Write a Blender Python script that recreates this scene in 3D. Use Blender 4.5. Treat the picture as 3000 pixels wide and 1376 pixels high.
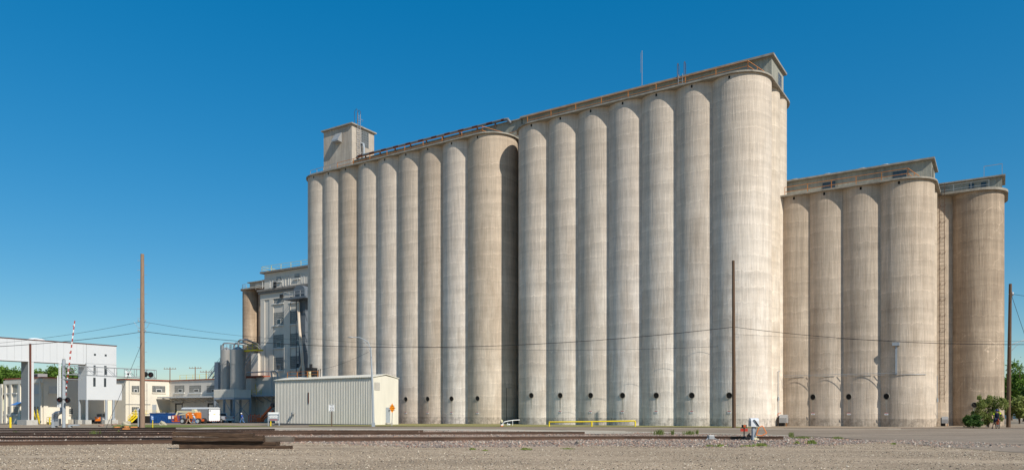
import bpy, bmesh, math, random
import numpy as np
from mathutils import Vector, Matrix
R_ = math.radians
random.seed(7); rng = np.random.default_rng(7)
for o in list(bpy.data.objects): bpy.data.objects.remove(o, do_unlink=True)
scene = bpy.context.scene
col = scene.collection

# ------------------------------------------------------------ camera
F = 2195.0; CX = 1500.0; HZ = 1202.0; CH = 2.0     # focal length in photo pixels, horizon row, eye height
cam = bpy.data.cameras.new('camera'); cam.sensor_width = 36; cam.lens = F/3000*36
cam.shift_y = (HZ-688)/3000; cam.clip_end = 12000; cam.clip_start = 0.1
co = bpy.data.objects.new('camera', cam); col.objects.link(co)
co.location = (0, 0, CH); co.rotation_euler = (R_(90), 0, 0)
scene.camera = co
# ------------------------------------------------------------ light
SUN_EL = 39.5; SAZ = math.atan2(0.654, -0.756)      # azimuth clockwise from +Y
w = bpy.data.worlds.new('World'); scene.world = w; w.use_nodes = True
nt = w.node_tree; bg = nt.nodes['Background']
sky = nt.nodes.new('ShaderNodeTexSky'); sky.sky_type = 'NISHITA'; sky.sun_disc = False
sky.sun_elevation = R_(SUN_EL); sky.sun_rotation = SAZ
sky.altitude = 400; sky.air_density = 1.0; sky.dust_density = 0.3; sky.ozone_density = 3.5
# clearer, deeper blue air than the default: more saturation, gentler fall-off from horizon to zenith
sh_ = nt.nodes.new('ShaderNodeSeparateColor'); sh_.mode = 'HSV'; ch_ = nt.nodes.new('ShaderNodeCombineColor'); ch_.mode = 'HSV'
nt.links.new(sky.outputs[0], sh_.inputs[0])
def mth(op, a, b):
    k = nt.nodes.new('ShaderNodeMath'); k.operation = op; nt.links.new(a, k.inputs[0]); k.inputs[1].default_value = b; return k.outputs[0]
nt.links.new(mth('SUBTRACT', sh_.outputs[0], 0.012), ch_.inputs[0]); nt.links.new(mth('MULTIPLY', sh_.outputs[1], 1.40), ch_.inputs[1])
nt.links.new(mth('MULTIPLY', mth('POWER', sh_.outputs[2], 0.55), 2.27), ch_.inputs[2]); nt.links.new(ch_.outputs[0], bg.inputs[0])
bg.inputs[1].default_value = 0.10
sl = bpy.data.lights.new('sun', 'SUN'); sl.energy = 5.0; sl.angle = R_(0.53); sl.color = (1.0, 0.945, 0.84)
so = bpy.data.objects.new('sun', sl); col.objects.link(so); so.location = (60, -60, 60)
sv = Vector((0.654*math.cos(R_(SUN_EL)), -0.756*math.cos(R_(SUN_EL)), math.sin(R_(SUN_EL))))
so.rotation_euler = sv.to_track_quat('Z', 'Y').to_euler()
scene.view_settings.view_transform = 'Standard'; scene.view_settings.look = 'None'
scene.view_settings.exposure = 0.0; scene.view_settings.gamma = 1

# ------------------------------------------------------------ frames
hyp = math.hypot(3370, 2195)
U = (3370/hyp, -2195/hyp); V = (2195/hyp, 3370/hyp); TH = math.atan2(U[1], U[0])
OX, OY = 22.5, 77.6
def S2W(u, v): return (OX+u*U[0]+v*V[0], OY+u*U[1]+v*V[1])
def W2S(x, y): return ((x-OX)*U[0]+(y-OY)*U[1], (x-OX)*V[0]+(y-OY)*V[1])
def gbase(x):
    if x <= -20: return 0.26+0.0165*(max(x, -75)+20)
    return 0.26+0.0015*(min(x, 60)+20)
def gz(x, y):
    b = gbase(x)
    if y <= 34: return 0.5
    if y >= 44: return b
    return 0.5+(b-0.5)*(y-34)/10
def G(px, py):
    a = (px-CX)/F; b = (py-HZ)/F; lo, hi = 1.0, 3000.0
    for i in range(60):
        m = (lo+hi)/2
        if CH-b*m > gz(a*m, m): lo = m
        else: hi = m
    return (a*lo, lo, gz(a*lo, lo))
def GS(px, py):
    x, y, z = G(px, py); u, v = W2S(x, y); return (u, v, z)
def PV(px, py, v):       # photo ray meets the plane v = const -> (u, z)
    a = (px-CX)/F; t = (v+OX*V[0]+OY*V[1])/(a*V[0]+V[1])
    return ((a*t-OX)*U[0]+(t-OY)*U[1], CH-(py-HZ)/F*t)
def PU(px, py, u):       # plane u = const -> (v, z)
    a = (px-CX)/F; t = (u+OX*U[0]+OY*U[1])/(a*U[0]+U[1])
    return ((a*t-OX)*V[0]+(t-OY)*V[1], CH-(py-HZ)/F*t)
def PY(px, py, Y): return ((px-CX)/F*Y, Y, CH-(py-HZ)/F*Y)

# ------------------------------------------------------------ mesh builder
class MB:
    def __init__(s): s.v = []; s.f = []; s.m = []; s.sm = []; s.mi = 0; s.smooth = False
    def add(s, vs, fs, sm=None):
        b = len(s.v); s.v += [tuple(p) for p in vs]
        for f in fs: s.f.append([b+i for i in f]); s.m.append(s.mi); s.sm.append(s.smooth if sm is None else sm)
        return s
    def box(s, x0, x1, y0, y1, z0, z1):
        return s.add([(x0,y0,z0),(x1,y0,z0),(x1,y1,z0),(x0,y1,z0),(x0,y0,z1),(x1,y0,z1),(x1,y1,z1),(x0,y1,z1)],
              [(0,3,2,1),(4,5,6,7),(0,1,5,4),(1,2,6,5),(2,3,7,6),(3,0,4,7)], False)
    def bar(s, p, q, w, h=None):
        h = h or w; p = Vector(p); q = Vector(q); d = (q-p).normalized()
        up = Vector((0,0,1)) if abs(d.z) < .95 else Vector((1,0,0))
        a = d.cross(up).normalized()*w/2; b = a.cross(d).normalized()*h/2
        vs = [c+i*a+j*b for c in (p,q) for i,j in ((-1,-1),(1,-1),(1,1),(-1,1))]
        return s.add(vs, [(0,3,2,1),(4,5,6,7),(0,1,5,4),(1,2,6,5),(2,3,7,6),(3,0,4,7)], False)
    def cyl(s, p, q, r, r2=None, n=12, caps=True):
        r2 = r if r2 is None else r2
        return s.tube([p, q], [r, r2], n, caps)
    def tube(s, pts, r, n=8, caps=True):
        pts = [Vector(p) for p in pts]; rr = r if isinstance(r, (list,tuple)) else [r]*len(pts)
        vs = []; fs = []; a0 = None
        for i, p in enumerate(pts):
            d = (pts[min(i+1,len(pts)-1)]-pts[max(i-1,0)]).normalized()
            if a0 is None: a0 = d.cross(Vector((0,0,1)) if abs(d.z)<.9 else Vector((1,0,0))).normalized()
            else: a0 = (a0-d*a0.dot(d)).normalized()
            b0 = d.cross(a0)
            for k in range(n):
                t = 2*math.pi*k/n; vs.append(p+(a0*math.cos(t)+b0*math.sin(t))*rr[i])
        for i in range(len(pts)-1):
            for k in range(n):
                k2 = (k+1)%n; fs.append((i*n+k, i*n+k2, (i+1)*n+k2, (i+1)*n+k))
        s.add(vs, fs, True)
        if caps:
            s.add(vs[:n], [tuple(range(n))[::-1]], False); s.add(vs[-n:], [tuple(range(n))], False)
        return s
    def prism(s, poly, z0, z1):
        n = len(poly); vs = [(x,y,z0) for x,y in poly]+[(x,y,z1) for x,y in poly]
        fs = [tuple(range(n))[::-1], tuple(range(n,2*n))]+[(i,(i+1)%n,n+(i+1)%n,n+i) for i in range(n)]
        return s.add(vs, fs, False)
    def prismy(s, poly, y0, y1):   # profile in x,z extruded along y
        n = len(poly); vs = [(x,y0,z) for x,z in poly]+[(x,y1,z) for x,z in poly]
        fs = [tuple(range(n)), tuple(range(n,2*n))[::-1]]+[(i,n+i,n+(i+1)%n,(i+1)%n) for i in range(n)]
        return s.add(vs, fs, False)
    def prismx(s, poly, x0, x1):   # profile in y,z extruded along x
        n = len(poly); vs = [(x0,y,z) for y,z in poly]+[(x1,y,z) for y,z in poly]
        fs = [tuple(range(n))[::-1], tuple(range(n,2*n))]+[(i,(i+1)%n,n+(i+1)%n,n+i) for i in range(n)]
        return s.add(vs, fs, False)
    def ell(s, c, r, n=12, m=8):
        vs = []; fs = []
        for j in range(m+1):
            p = math.pi*j/m
            for i in range(n):
                t = 2*math.pi*i/n; vs.append((c[0]+r[0]*math.sin(p)*math.cos(t), c[1]+r[1]*math.sin(p)*math.sin(t), c[2]+r[2]*math.cos(p)))
        for j in range(m):
            for i in range(n): fs.append((j*n+i,(j+1)*n+i,(j+1)*n+(i+1)%n,j*n+(i+1)%n))
        return s.add(vs, fs, True)
    def wheel(s, c, r, wd, n=20):  # axis along y
        return s.cyl((c[0],c[1]-wd/2,c[2]), (c[0],c[1]+wd/2,c[2]), r, n=n)
    def build(s, name, mats, parent=None, loc=None, bevel=0):
        me = bpy.data.meshes.new(name); v = s.v
        if loc is None and parent is not None and parent.name in ORG:
            o0 = ORG[parent.name]; v = [(a-o0[0], b-o0[1], c-o0[2]) for a,b,c in v]
        me.from_pydata(v, [], s.f); me.validate(); me.update()
        mats = mats if isinstance(mats, (list,tuple)) else [mats]
        for m in mats: me.materials.append(m)
        if len(me.polygons) == len(s.f):
            me.polygons.foreach_set('material_index', s.m); me.polygons.foreach_set('use_smooth', s.sm)
        o = bpy.data.objects.new(name, me); col.objects.link(o)
        if parent is not None:
            o.parent = parent
            if parent.name in ORG and parent.type == 'MESH': ORG[o.name] = ORG[parent.name]
            elif parent.name in ORG and loc is None: ORG[o.name] = ORG[parent.name]
        if loc is not None: o.location = loc
        if bevel:
            b = o.modifiers.new('bevel', 'BEVEL'); b.width = bevel; b.segments = 2; b.limit_method = 'ANGLE'
        return o
ORG = {}
def tag(o, label=None, cat=None, group=None, kind=None):
    if label: o['label'] = label
    if cat: o['category'] = cat
    if group: o['group'] = group
    if kind: o['kind'] = kind
    return o
def root(name, label, cat, loc, rz=0.0, group=None, site=False):
    o = bpy.data.objects.new(name, None); col.objects.link(o); o.empty_display_size = .3
    if site:      # loc in site coordinates; children are given in absolute site coordinates
        x, y = S2W(loc[0], loc[1]); o.location = (x, y, loc[2]); o.rotation_euler = (0,0,TH); ORG[o.name] = tuple(loc)
    else: o.location = loc; o.rotation_euler = (0,0,rz)
    return tag(o, label, cat, group)
def copy_tree(o, parent=None):
    c = o.copy(); col.objects.link(c)
    if parent is not None: c.parent = parent
    for ch in [x for x in bpy.data.objects if x.parent == o and x != c]: copy_tree(ch, c)
    return c
def text_mb(txt, size, to, extrude=0.004, align='CENTER'):
    cu = bpy.data.curves.new('t', 'FONT'); cu.body = txt; cu.size = size; cu.align_x = align; cu.align_y = 'CENTER'; cu.extrude = extrude; cu.resolution_u = 2
    ob = bpy.data.objects.new('t', cu); col.objects.link(ob)
    dg = bpy.context.evaluated_depsgraph_get(); me = bpy.data.meshes.new_from_object(ob.evaluated_get(dg))
    b = MB(); b.add([to(p.co) for p in me.vertices], [tuple(p.vertices) for p in me.polygons], False)
    bpy.data.objects.remove(ob); bpy.data.meshes.remove(me); return b

# ------------------------------------------------------------ materials
def mat(name, c, rough=.7, metal=0, var=.12, scale=3.0, bump=0.0, c2=None, stretch=(1,1,1), spec=.3):
    m = bpy.data.materials.new(name); m.use_nodes = True; n = m.node_tree.nodes; l = m.node_tree.links
    b = n['Principled BSDF']; b.inputs['Roughness'].default_value = rough; b.inputs['Metallic'].default_value = metal
    b.inputs['Specular IOR Level'].default_value = spec
    tc = n.new('ShaderNodeTexCoord'); mp = n.new('ShaderNodeMapping'); mp.inputs['Scale'].default_value = stretch
    l.new(tc.outputs['Object'], mp.inputs[0])
    no = n.new('ShaderNodeTexNoise'); no.inputs['Scale'].default_value = scale; no.inputs['Detail'].default_value = 6; no.inputs['Roughness'].default_value = .65
    l.new(mp.outputs[0], no.inputs['Vector'])
    r = n.new('ShaderNodeValToRGB'); r.color_ramp.elements[0].position = .3; r.color_ramp.elements[1].position = .72
    c2 = c2 or tuple(min(1,x*(1+var)) for x in c)
    r.color_ramp.elements[0].color = tuple(x*(1-var) for x in c)+(1,); r.color_ramp.elements[1].color = tuple(c2)+(1,)
    l.new(no.outputs['Fac'], r.inputs[0]); l.new(r.outputs[0], b.inputs['Base Color'])
    if bump:
        bn = n.new('ShaderNodeBump'); bn.inputs['Strength'].default_value = bump; bn.inputs['Distance'].default_value = .05
        l.new(no.outputs['Fac'], bn.inputs['Height']); l.new(bn.outputs[0], b.inputs['Normal'])
    return m
def concrete(name, lt, dk, stain=.5, bandk=1.0, plinth=True, cracks=0.0):
    m = bpy.data.materials.new(name); m.use_nodes = True; n = m.node_tree.nodes; l = m.node_tree.links
    b = n['Principled BSDF']; b.inputs['Roughness'].default_value = .9; b.inputs['Specular IOR Level'].default_value = .15
    tc = n.new('ShaderNodeTexCoord'); oi = n.new('ShaderNodeObjectInfo')
    sc = n.new('ShaderNodeVectorMath'); sc.operation = 'SCALE'; sc.inputs[0].default_value = (37,53,91); l.new(oi.outputs['Random'], sc.inputs['Scale'])
    ad = n.new('ShaderNodeVectorMath'); ad.operation = 'ADD'; l.new(tc.outputs['Object'], ad.inputs[0]); l.new(sc.outputs[0], ad.inputs[1])
    def noise(s, scale, det=5, rough=.6):
        mp = n.new('ShaderNodeMapping'); mp.inputs['Scale'].default_value = s; l.new(ad.outputs[0], mp.inputs[0])
        t = n.new('ShaderNodeTexNoise'); t.inputs['Scale'].default_value = scale; t.inputs['Detail'].default_value = det; t.inputs['Roughness'].default_value = rough
        l.new(mp.outputs[0], t.inputs['Vector']); return t.outputs['Fac']
    def ramp(src, p0, p1, a, c):
        r = n.new('ShaderNodeMapRange'); r.inputs[1].default_value = p0; r.inputs[2].default_value = p1; r.inputs[3].default_value = a; r.inputs[4].default_value = c
        l.new(src, r.inputs[0]); return r.outputs[0]
    def mul(x, y):
        k = n.new('ShaderNodeMath'); k.operation = 'MULTIPLY'
        for i, q in enumerate((x, y)):
            if isinstance(q, (int,float)): k.inputs[i].default_value = q
            else: l.new(q, k.inputs[i])
        return k.outputs[0]
    mx = n.new('ShaderNodeMix'); mx.data_type = 'RGBA'
    mx.inputs['A'].default_value = dk+(1,); mx.inputs['B'].default_value = lt+(1,)
    big = ramp(noise((.3,.3,.09), 1.0, 6, .7), .36, .62, 0, 1)
    if plinth:      # the tops are browner and darker than the paler lower walls
        s0 = n.new('ShaderNodeSeparateXYZ'); l.new(tc.outputs['Object'], s0.inputs[0])
        wv = n.new('ShaderNodeMath'); wv.operation = 'MULTIPLY_ADD'; l.new(noise((.25,.25,.12), 1.0, 4), wv.inputs[0]); wv.inputs[1].default_value = 16; l.new(s0.outputs['Z'], wv.inputs[2])
        up = ramp(wv.outputs[0], 12, 42, 1.25, .12); big2 = n.new('ShaderNodeMath'); big2.operation = 'MULTIPLY'; big2.use_clamp = True; l.new(big, big2.inputs[0]); l.new(up, big2.inputs[1]); big = big2.outputs[0]
        lo = ramp(wv.outputs[0], 8, 26, .55, 0); mxx = n.new('ShaderNodeMath'); mxx.operation = 'MAXIMUM'; l.new(big, mxx.inputs[0]); l.new(lo, mxx.inputs[1]); big = mxx.outputs[0]
    l.new(big, mx.inputs['Factor'])
    st = ramp(noise((2.6,2.6,.05), 1.0, 7, .62), .32, .68, 1-.20*stain, 1+.10*stain)      # long vertical rain streaks
    fi = ramp(noise((6,6,.42), 1.0, 4, .6), .35, .65, .92, 1.065)
    bd = ramp(noise((.12,.12,.95), 1.0, 5, .7), .35, .68, 1-.11*bandk, 1+.09*bandk)        # pour bands
    gr = ramp(noise((1,1,1), 9.0, 6, .7), .3, .7, .93, 1.06)
    f2 = ramp(noise((16,16,.35), 1.0, 3, .6), .38, .62, .94, 1.05)          # board marks
    val = mul(mul(mul(mul(st, fi), bd), gr), f2)
    # lift joints of the slipform: thin broken lines about every 1.6 m
    sx = n.new('ShaderNodeSeparateXYZ'); l.new(tc.outputs['Object'], sx.inputs[0])
    nz0 = noise((2.6,2.6,.15), 1.0, 4, .7); nz1 = noise((.35,.35,.2), 1.0, 3); ab = n.new('ShaderNodeMath'); ab.operation = 'ADD'; l.new(nz0, ab.inputs[0]); l.new(nz1, ab.inputs[1]); nz = ab.outputs[0]; a1 = n.new('ShaderNodeMath'); a1.operation = 'MULTIPLY_ADD'; l.new(nz, a1.inputs[0]); a1.inputs[1].default_value = .75; zr = n.new('ShaderNodeMath'); zr.operation = 'MULTIPLY_ADD'; l.new(oi.outputs['Random'], zr.inputs[0]); zr.inputs[1].default_value = 5.0; l.new(sx.outputs['Z'], zr.inputs[2]); l.new(zr.outputs[0], a1.inputs[2])
    dv = n.new('ShaderNodeMath'); dv.operation = 'DIVIDE'; l.new(a1.outputs[0], dv.inputs[0]); dv.inputs[1].default_value = 1.63
    fr = n.new('ShaderNodeMath'); fr.operation = 'FRACT'; l.new(dv.outputs[0], fr.inputs[0])
    ln = ramp(fr.outputs[0], 0.0, .09, 1, 0)
    msk = ramp(noise((.6,.6,.5), 1.6, 4, .7), .47, .62, 0, 1)
    lt2 = n.new('ShaderNodeMath'); lt2.operation = 'MULTIPLY_ADD'; l.new(mul(ln, msk), lt2.inputs[0]); lt2.inputs[1].default_value = .24*bandk; lt2.inputs[2].default_value = 1.0
    val = mul(val, lt2.outputs[0])
    val = mul(val, ramp(fr.outputs[0], 0, 1, 1+.045*bandk, 1-.05*bandk))
    # weather blotches
    val = mul(val, ramp(noise((.9,.9,.45), 1.0, 8, .75), .60, .72, 1, 1-.30*stain))
    if cracks:
        vo = n.new('ShaderNodeTexVoronoi'); vo.feature = 'DISTANCE_TO_EDGE'; vo.inputs['Scale'].default_value = .38
        nn = noise((1,1,1), 1.2, 4); cm = n.new('ShaderNodeVectorMath'); cm.operation = 'MULTIPLY_ADD'
        cb = n.new('ShaderNodeCombineXYZ'); l.new(nn, cb.inputs[0]); l.new(nn, cb.inputs[2]); l.new(cb.outputs[0], cm.inputs[0]); cm.inputs[1].default_value = (1.2,1.2,1.2); l.new(ad.outputs[0], cm.inputs[2])
        l.new(cm.outputs[0], vo.inputs['Vector'])
        ck = mul(ramp(vo.outputs['Distance'], .0, .012, 1, 0), ramp(noise((.5,.5,.5), 1.0, 3), .5, .56, 0, 1))
        c3 = n.new('ShaderNodeMath'); c3.operation = 'MULTIPLY_ADD'; l.new(ck, c3.inputs[0]); c3.inputs[1].default_value = .55*cracks; c3.inputs[2].default_value = 1.0
        val = mul(val, c3.outputs[0])
    if plinth:    # damp, spalled foot of the wall
        pl = ramp(sx.outputs['Z'], 1.15, 1.22, 1, 0)
        pn = ramp(noise((1.5,1.5,1.2), 1.5, 8, .75), .42, .70, 1.0, .42)
        p2 = n.new('ShaderNodeMix'); p2.data_type = 'FLOAT'; l.new(pl, p2.inputs['Factor']); p2.inputs['A'].default_value = 1.0; l.new(mul(pn, .93), p2.inputs['B'])
        val = mul(val, p2.outputs[0])
    vm = n.new('ShaderNodeVectorMath'); vm.operation = 'SCALE'; l.new(mx.outputs['Result'], vm.inputs[0]); l.new(val, vm.inputs['Scale'])
    v2 = n.new('ShaderNodeVectorMath'); v2.operation = 'MULTIPLY'; l.new(vm.outputs[0], v2.inputs[0]); l.new(oi.outputs['Color'], v2.inputs[1])
    l.new(v2.outputs[0], b.inputs['Base Color'])
    bn = n.new('ShaderNodeBump'); bn.inputs['Strength'].default_value = .8; bn.inputs['Distance'].default_value = .06
    l.new(mul(mul(fi, gr), mul(f2, f2)), bn.inputs['Height']); l.new(bn.outputs[0], b.inputs['Normal'])
    return m
M = {}
M['silo'] = concrete('silo_concrete', (.80,.715,.63), (.575,.485,.40))
M['silo_tan'] = concrete('silo_tan_concrete', (.61,.51,.41), (.455,.365,.28), .7)
M['silo_old'] = concrete('silo_cracked_concrete', (.47,.37,.275), (.31,.235,.17), 1.1, 1.2, True, 1.0)
M['conc'] = concrete('wall_concrete', (.53,.465,.39), (.40,.34,.28), .6, .5, False)
M['conc_gray'] = concrete('gallery_concrete', (.40,.385,.32), (.27,.265,.225), .9, .4, False)
M['conc_new'] = mat('concrete_block', (.46,.44,.40), .9, var=.15, scale=2)
M['slab'] = mat('slab_edge', (.30,.27,.225), .9, var=.3, scale=1.5)
M['roofing'] = mat('roofing', (.12,.115,.11), .9)
M['rust_rail'] = mat('orange_railing', (.50,.19,.05), .6, var=.3, scale=4)
M['cream'] = mat('cream_paint', (.72,.66,.555), .75, var=.06, scale=.5, stretch=(1,1,.3))
M['white_wall'] = mat('painted_masonry', (.62,.565,.49), .8, var=.07, scale=.7, stretch=(1,1,.3))
M['mill_trim'] = mat('mill_trim', (.60,.585,.55), .8, var=.06)
M['cornice'] = mat('mill_cornice', (.22,.20,.18), .9, var=.25)
M['white'] = mat('white_paint', (.80,.80,.79), .5, var=.04)
M['panel'] = mat('white_metal_panel', (.60,.61,.62), .5, var=.03, scale=.4)
M['shed'] = mat('shed_cladding', (.66,.62,.55), .55, var=.09, scale=1.4, stretch=(1,1,.15))
M['shed_end'] = mat('shed_end_cladding', (.68,.64,.55), .6, var=.09, scale=1.2, stretch=(1,1,.15))
M['glass'] = mat('window_glass', (.05,.06,.065), .12, var=.3, spec=.6)
M['gblock'] = mat('glass_block', (.10,.105,.10), .35, var=.3, scale=1.2, spec=.5)
M['stain'] = mat('rust_drip_stain', (.52,.46,.38), .95, var=.25, scale=6, stretch=(3,3,.5))
M['dark'] = mat('dark_opening', (.012,.011,.010), .9)
M['steel'] = mat('galvanised_steel', (.40,.40,.40), .42, .35, var=.12, scale=1.5)
M['steel_paint'] = mat('grey_steel_paint', (.33,.36,.39), .5, var=.1)
M['dark_steel'] = mat('dark_grey_steel', (.13,.15,.175), .5, var=.1)
M['tank'] = mat('tank_aluminium', (.34,.325,.305), .42, .3, var=.14, scale=.8, stretch=(1,1,.3))
M['yellow'] = mat('yellow_paint', (.75,.56,.02), .5, var=.08)
M['brown'] = mat('brown_downpipe', (.13,.045,.03), .5)
M['red_trim'] = mat('rust_red_coping', (.30,.075,.04), .7, var=.25)
M['lap'] = mat('grey_lap_siding', (.25,.265,.27), .6, var=.05)
M['wood'] = mat('pole_wood', (.125,.075,.045), .9, var=.35, scale=3, bump=.4, stretch=(6,6,.3))
M['wood_grey'] = mat('weathered_pole_wood', (.27,.185,.13), .9, var=.3, scale=3, bump=.4, stretch=(6,6,.3))
M['tie'] = mat('creosote_timber', (.050,.029,.019), .85, var=.5, scale=2.6, bump=.7, c2=(.125,.075,.045), stretch=(.7,5,5))
M['tie_grey'] = mat('weathered_timber', (.15,.12,.095), .9, var=.4, scale=2.2, bump=.5, stretch=(.5,5,5))
M['rail'] = mat('rail_steel_rust', (.105,.062,.042), .75, .1, var=.35, scale=2, stretch=(.3,1,1))
M['rail_top'] = mat('rail_head_polished', (.30,.26,.23), .35, .7, var=.15)
M['wire'] = mat('black_cable', (.02,.02,.02), .6)
M['asphalt'] = mat('worn_asphalt', (.21,.18,.155), .95, var=.12, scale=.5, bump=.1, stretch=(.3,1,1))
M['rubber'] = mat('rubber', (.03,.028,.026), .85)
M['rim'] = mat('wheel_rim', (.55,.55,.54), .4, .4)
M['orange'] = mat('orange_machine_paint', (.80,.20,.02), .4, var=.05)
M['red_o'] = mat('red_orange_paint', (.55,.10,.025), .5, var=.15)
M['cream_boom'] = mat('cream_machine_paint', (.62,.56,.36), .5)
M['blue'] = mat('blue_container_paint', (.012,.065,.22), .5, var=.3, scale=2)
M['carwhite'] = mat('vehicle_white_paint', (.68,.68,.69), .25, var=.02, spec=.6)
M['trailer_side'] = mat('trailer_grey_skin', (.44,.41,.40), .35, .3, var=.04)
M['black'] = mat('black_plastic', (.018,.018,.02), .5)
M['red'] = mat('red_paint', (.46,.055,.035), .4)
M['lens'] = mat('dark_red_lens', (.10,.004,.006), .15, spec=.7)
M['skin'] = mat('skin', (.52,.30,.20), .6, var=.05)
M['denim'] = mat('blue_denim', (.09,.19,.38), .9)
M['bluework'] = mat('blue_workwear', (.02,.075,.32), .9)
M['ltshirt'] = mat('pale_blue_shirt', (.38,.47,.55), .9)
M['khaki'] = mat('khaki_cloth', (.46,.38,.28), .9)
M['navy'] = mat('navy_cloth', (.015,.02,.05), .9)
M['hat'] = mat('white_hard_hat', (.82,.80,.74), .35)
M['boot'] = mat('tan_boot_leather', (.30,.16,.06), .8)
M['lime'] = mat('yellow_jersey', (.65,.72,.03), .8)
M['helmet'] = mat('blue_helmet', (.01,.03,.16), .35)
M['sign_o'] = mat('orange_sign', (.90,.27,.005), .5, var=.02)
M['sign_g'] = mat('green_sign', (.01,.22,.18), .5)
M['sign_b'] = mat('blue_sign', (.03,.18,.50), .5)
M['brown_glass'] = mat('amber_marker', (.35,.08,.02), .4)
M['grey_board'] = mat('grey_notice_face', (.20,.23,.26), .5)
M['rock'] = mat('limestone_boulder', (.42,.37,.28), .95, var=.25, scale=2.5, bump=.8)
M['rock_red'] = mat('sandstone_boulder', (.26,.17,.13), .95, var=.25, scale=2.5, bump=.8)
M['spout'] = mat('rusty_white_spout', (.72,.68,.60), .6, var=.1, scale=1.1, c2=(.60,.42,.28), stretch=(1,1,.45))
M['pipe_rust'] = mat('rust_banded_pipe', (.17,.18,.19), .6, .2, var=.1)
M['pipe_rust2'] = mat('rust_band', (.10,.04,.028), .8, var=.2)
M['bark'] = mat('bark', (.10,.07,.05), .95, var=.3, bump=.5)
M['debris'] = mat('orange_marked_tie_end', (.62,.25,.08), .8, var=.2)
def leafmat(name, a, b):
    m = bpy.data.materials.new(name); m.use_nodes = True; n = m.node_tree.nodes; l = m.node_tree.links
    p = n['Principled BSDF']; p.inputs['Roughness'].default_value = .6; p.inputs['Specular IOR Level'].default_value = .25
    at = n.new('ShaderNodeAttribute'); at.attribute_name = 'tone'
    mx = n.new('ShaderNodeMix'); mx.data_type = 'RGBA'; mx.inputs['A'].default_value = a+(1,); mx.inputs['B'].default_value = b+(1,)
    l.new(at.outputs['Fac'], mx.inputs['Factor']); l.new(mx.outputs['Result'], p.inputs['Base Color'])
    tr = n.new('ShaderNodeBsdfTranslucent'); l.new(mx.outputs['Result'], tr.inputs[0])
    ms = n.new('ShaderNodeMixShader'); ms.inputs[0].default_value = .3
    l.new(p.outputs[0], ms.inputs[1]); l.new(tr.outputs[0], ms.inputs[2]); l.new(ms.outputs[0], n['Material Output'].inputs[0])
    return m
M['leaf'] = leafmat('leaves_bright', (.06,.13,.015), (.20,.32,.05))
M['leaf_d'] = leafmat('leaves_dark', (.03,.075,.015), (.10,.18,.035))
M['leaf_w'] = leafmat('weed_leaves', (.09,.13,.03), (.22,.24,.08))
M['leaf_s'] = leafmat('shrub_leaves', (.09,.13,.02), (.30,.34,.10))
def groundmat(name, cols, scale, big=.15, bump=.4, fine=None):
    m = bpy.data.materials.new(name); m.use_nodes = True; n = m.node_tree.nodes; l = m.node_tree.links
    b = n['Principled BSDF']; b.inputs['Roughness'].default_value = .95; b.inputs['Specular IOR Level'].default_value = .1
    tc = n.new('ShaderNodeTexCoord')
    vo = n.new('ShaderNodeTexVoronoi'); vo.inputs['Scale'].default_value = scale; l.new(tc.outputs['Object'], vo.inputs['Vector'])
    r = n.new('ShaderNodeValToRGB'); e = r.color_ramp.elements
    e[0].color = cols[0]+(1,); e[1].color = cols[-1]+(1,); e[0].position = 0
    for i, c in enumerate(cols[1:-1]): k = e.new((i+1)/(len(cols)-1)); k.color = c+(1,)
    sp = n.new('ShaderNodeSeparateColor'); l.new(vo.outputs['Color'], sp.inputs[0]); l.new(sp.outputs[0], r.inputs[0])
    no = n.new('ShaderNodeTexNoise'); no.inputs['Scale'].default_value = big; no.inputs['Detail'].default_value = 8; no.inputs['Roughness'].default_value = .65
    mp = n.new('ShaderNodeMapping'); mp.inputs['Scale'].default_value = (.5,1.6,1); l.new(tc.outputs['Object'], mp.inputs[0]); l.new(mp.outputs[0], no.inputs['Vector'])
    mr = n.new('ShaderNodeMapRange'); mr.inputs[1].default_value = .3; mr.inputs[2].default_value = .7; mr.inputs[3].default_value = .70; mr.inputs[4].default_value = 1.22; l.new(no.outputs['Fac'], mr.inputs[0])
    vm = n.new('ShaderNodeVectorMath'); vm.operation = 'SCALE'; l.new(r.outputs[0], vm.inputs[0]); l.new(mr.outputs[0], vm.inputs['Scale']); l.new(vm.outputs[0], b.inputs['Base Color'])
    bn = n.new('ShaderNodeBump'); bn.inputs['Strength'].default_value = bump; bn.inputs['Distance'].default_value = .03; l.new(vo.outputs['Distance'], bn.inputs['Height']); l.new(bn.outputs[0], b.inputs['Normal'])
    return m
M['yard'] = groundmat('yard_asphalt', [(0.259,0.202,0.147),(0.313,0.247,0.179),(0.356,0.283,0.207)], 6, .12, .1)
M['road'] = groundmat('road_asphalt', [(0.232,0.182,0.136),(0.275,0.217,0.164),(0.319,0.253,0.191)], 10, .25, .1)
M['apron'] = groundmat('pale_concrete', [(.44,.38,.30),(.50,.44,.35)], 4, .4, .05)
M['gravel'] = groundmat('fine_gravel', [(0.250,0.183,0.121),(0.391,0.289,0.196),(0.456,0.345,0.238),(0.587,0.462,0.336)], 26, .25, .8)
M['ballast'] = groundmat('ballast_bed', [(.12,.10,.085),(.30,.225,.18),(.38,.28,.22),(.44,.37,.30)], 17, .4, 1.0)
M['lawn'] = groundmat('mown_grass', [(.10,.13,.03),(.16,.19,.05),(.24,.24,.08)], 9, .5, .6)
M['lawn_dry'] = groundmat('dry_grass', [(.20,.19,.065),(.28,.25,.105),(.35,.30,.14)], 9, .5, .6)
def vcolmat(name):
    m = bpy.data.materials.new(name); m.use_nodes = True; n = m.node_tree.nodes; l = m.node_tree.links
    at = n.new('ShaderNodeAttribute'); at.attribute_name = 'stone'; b = n['Principled BSDF']
    l.new(at.outputs['Color'], b.inputs['Base Color']); b.inputs['Roughness'].default_value = .9; return m
M['stones'] = vcolmat('stone_faces')

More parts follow.
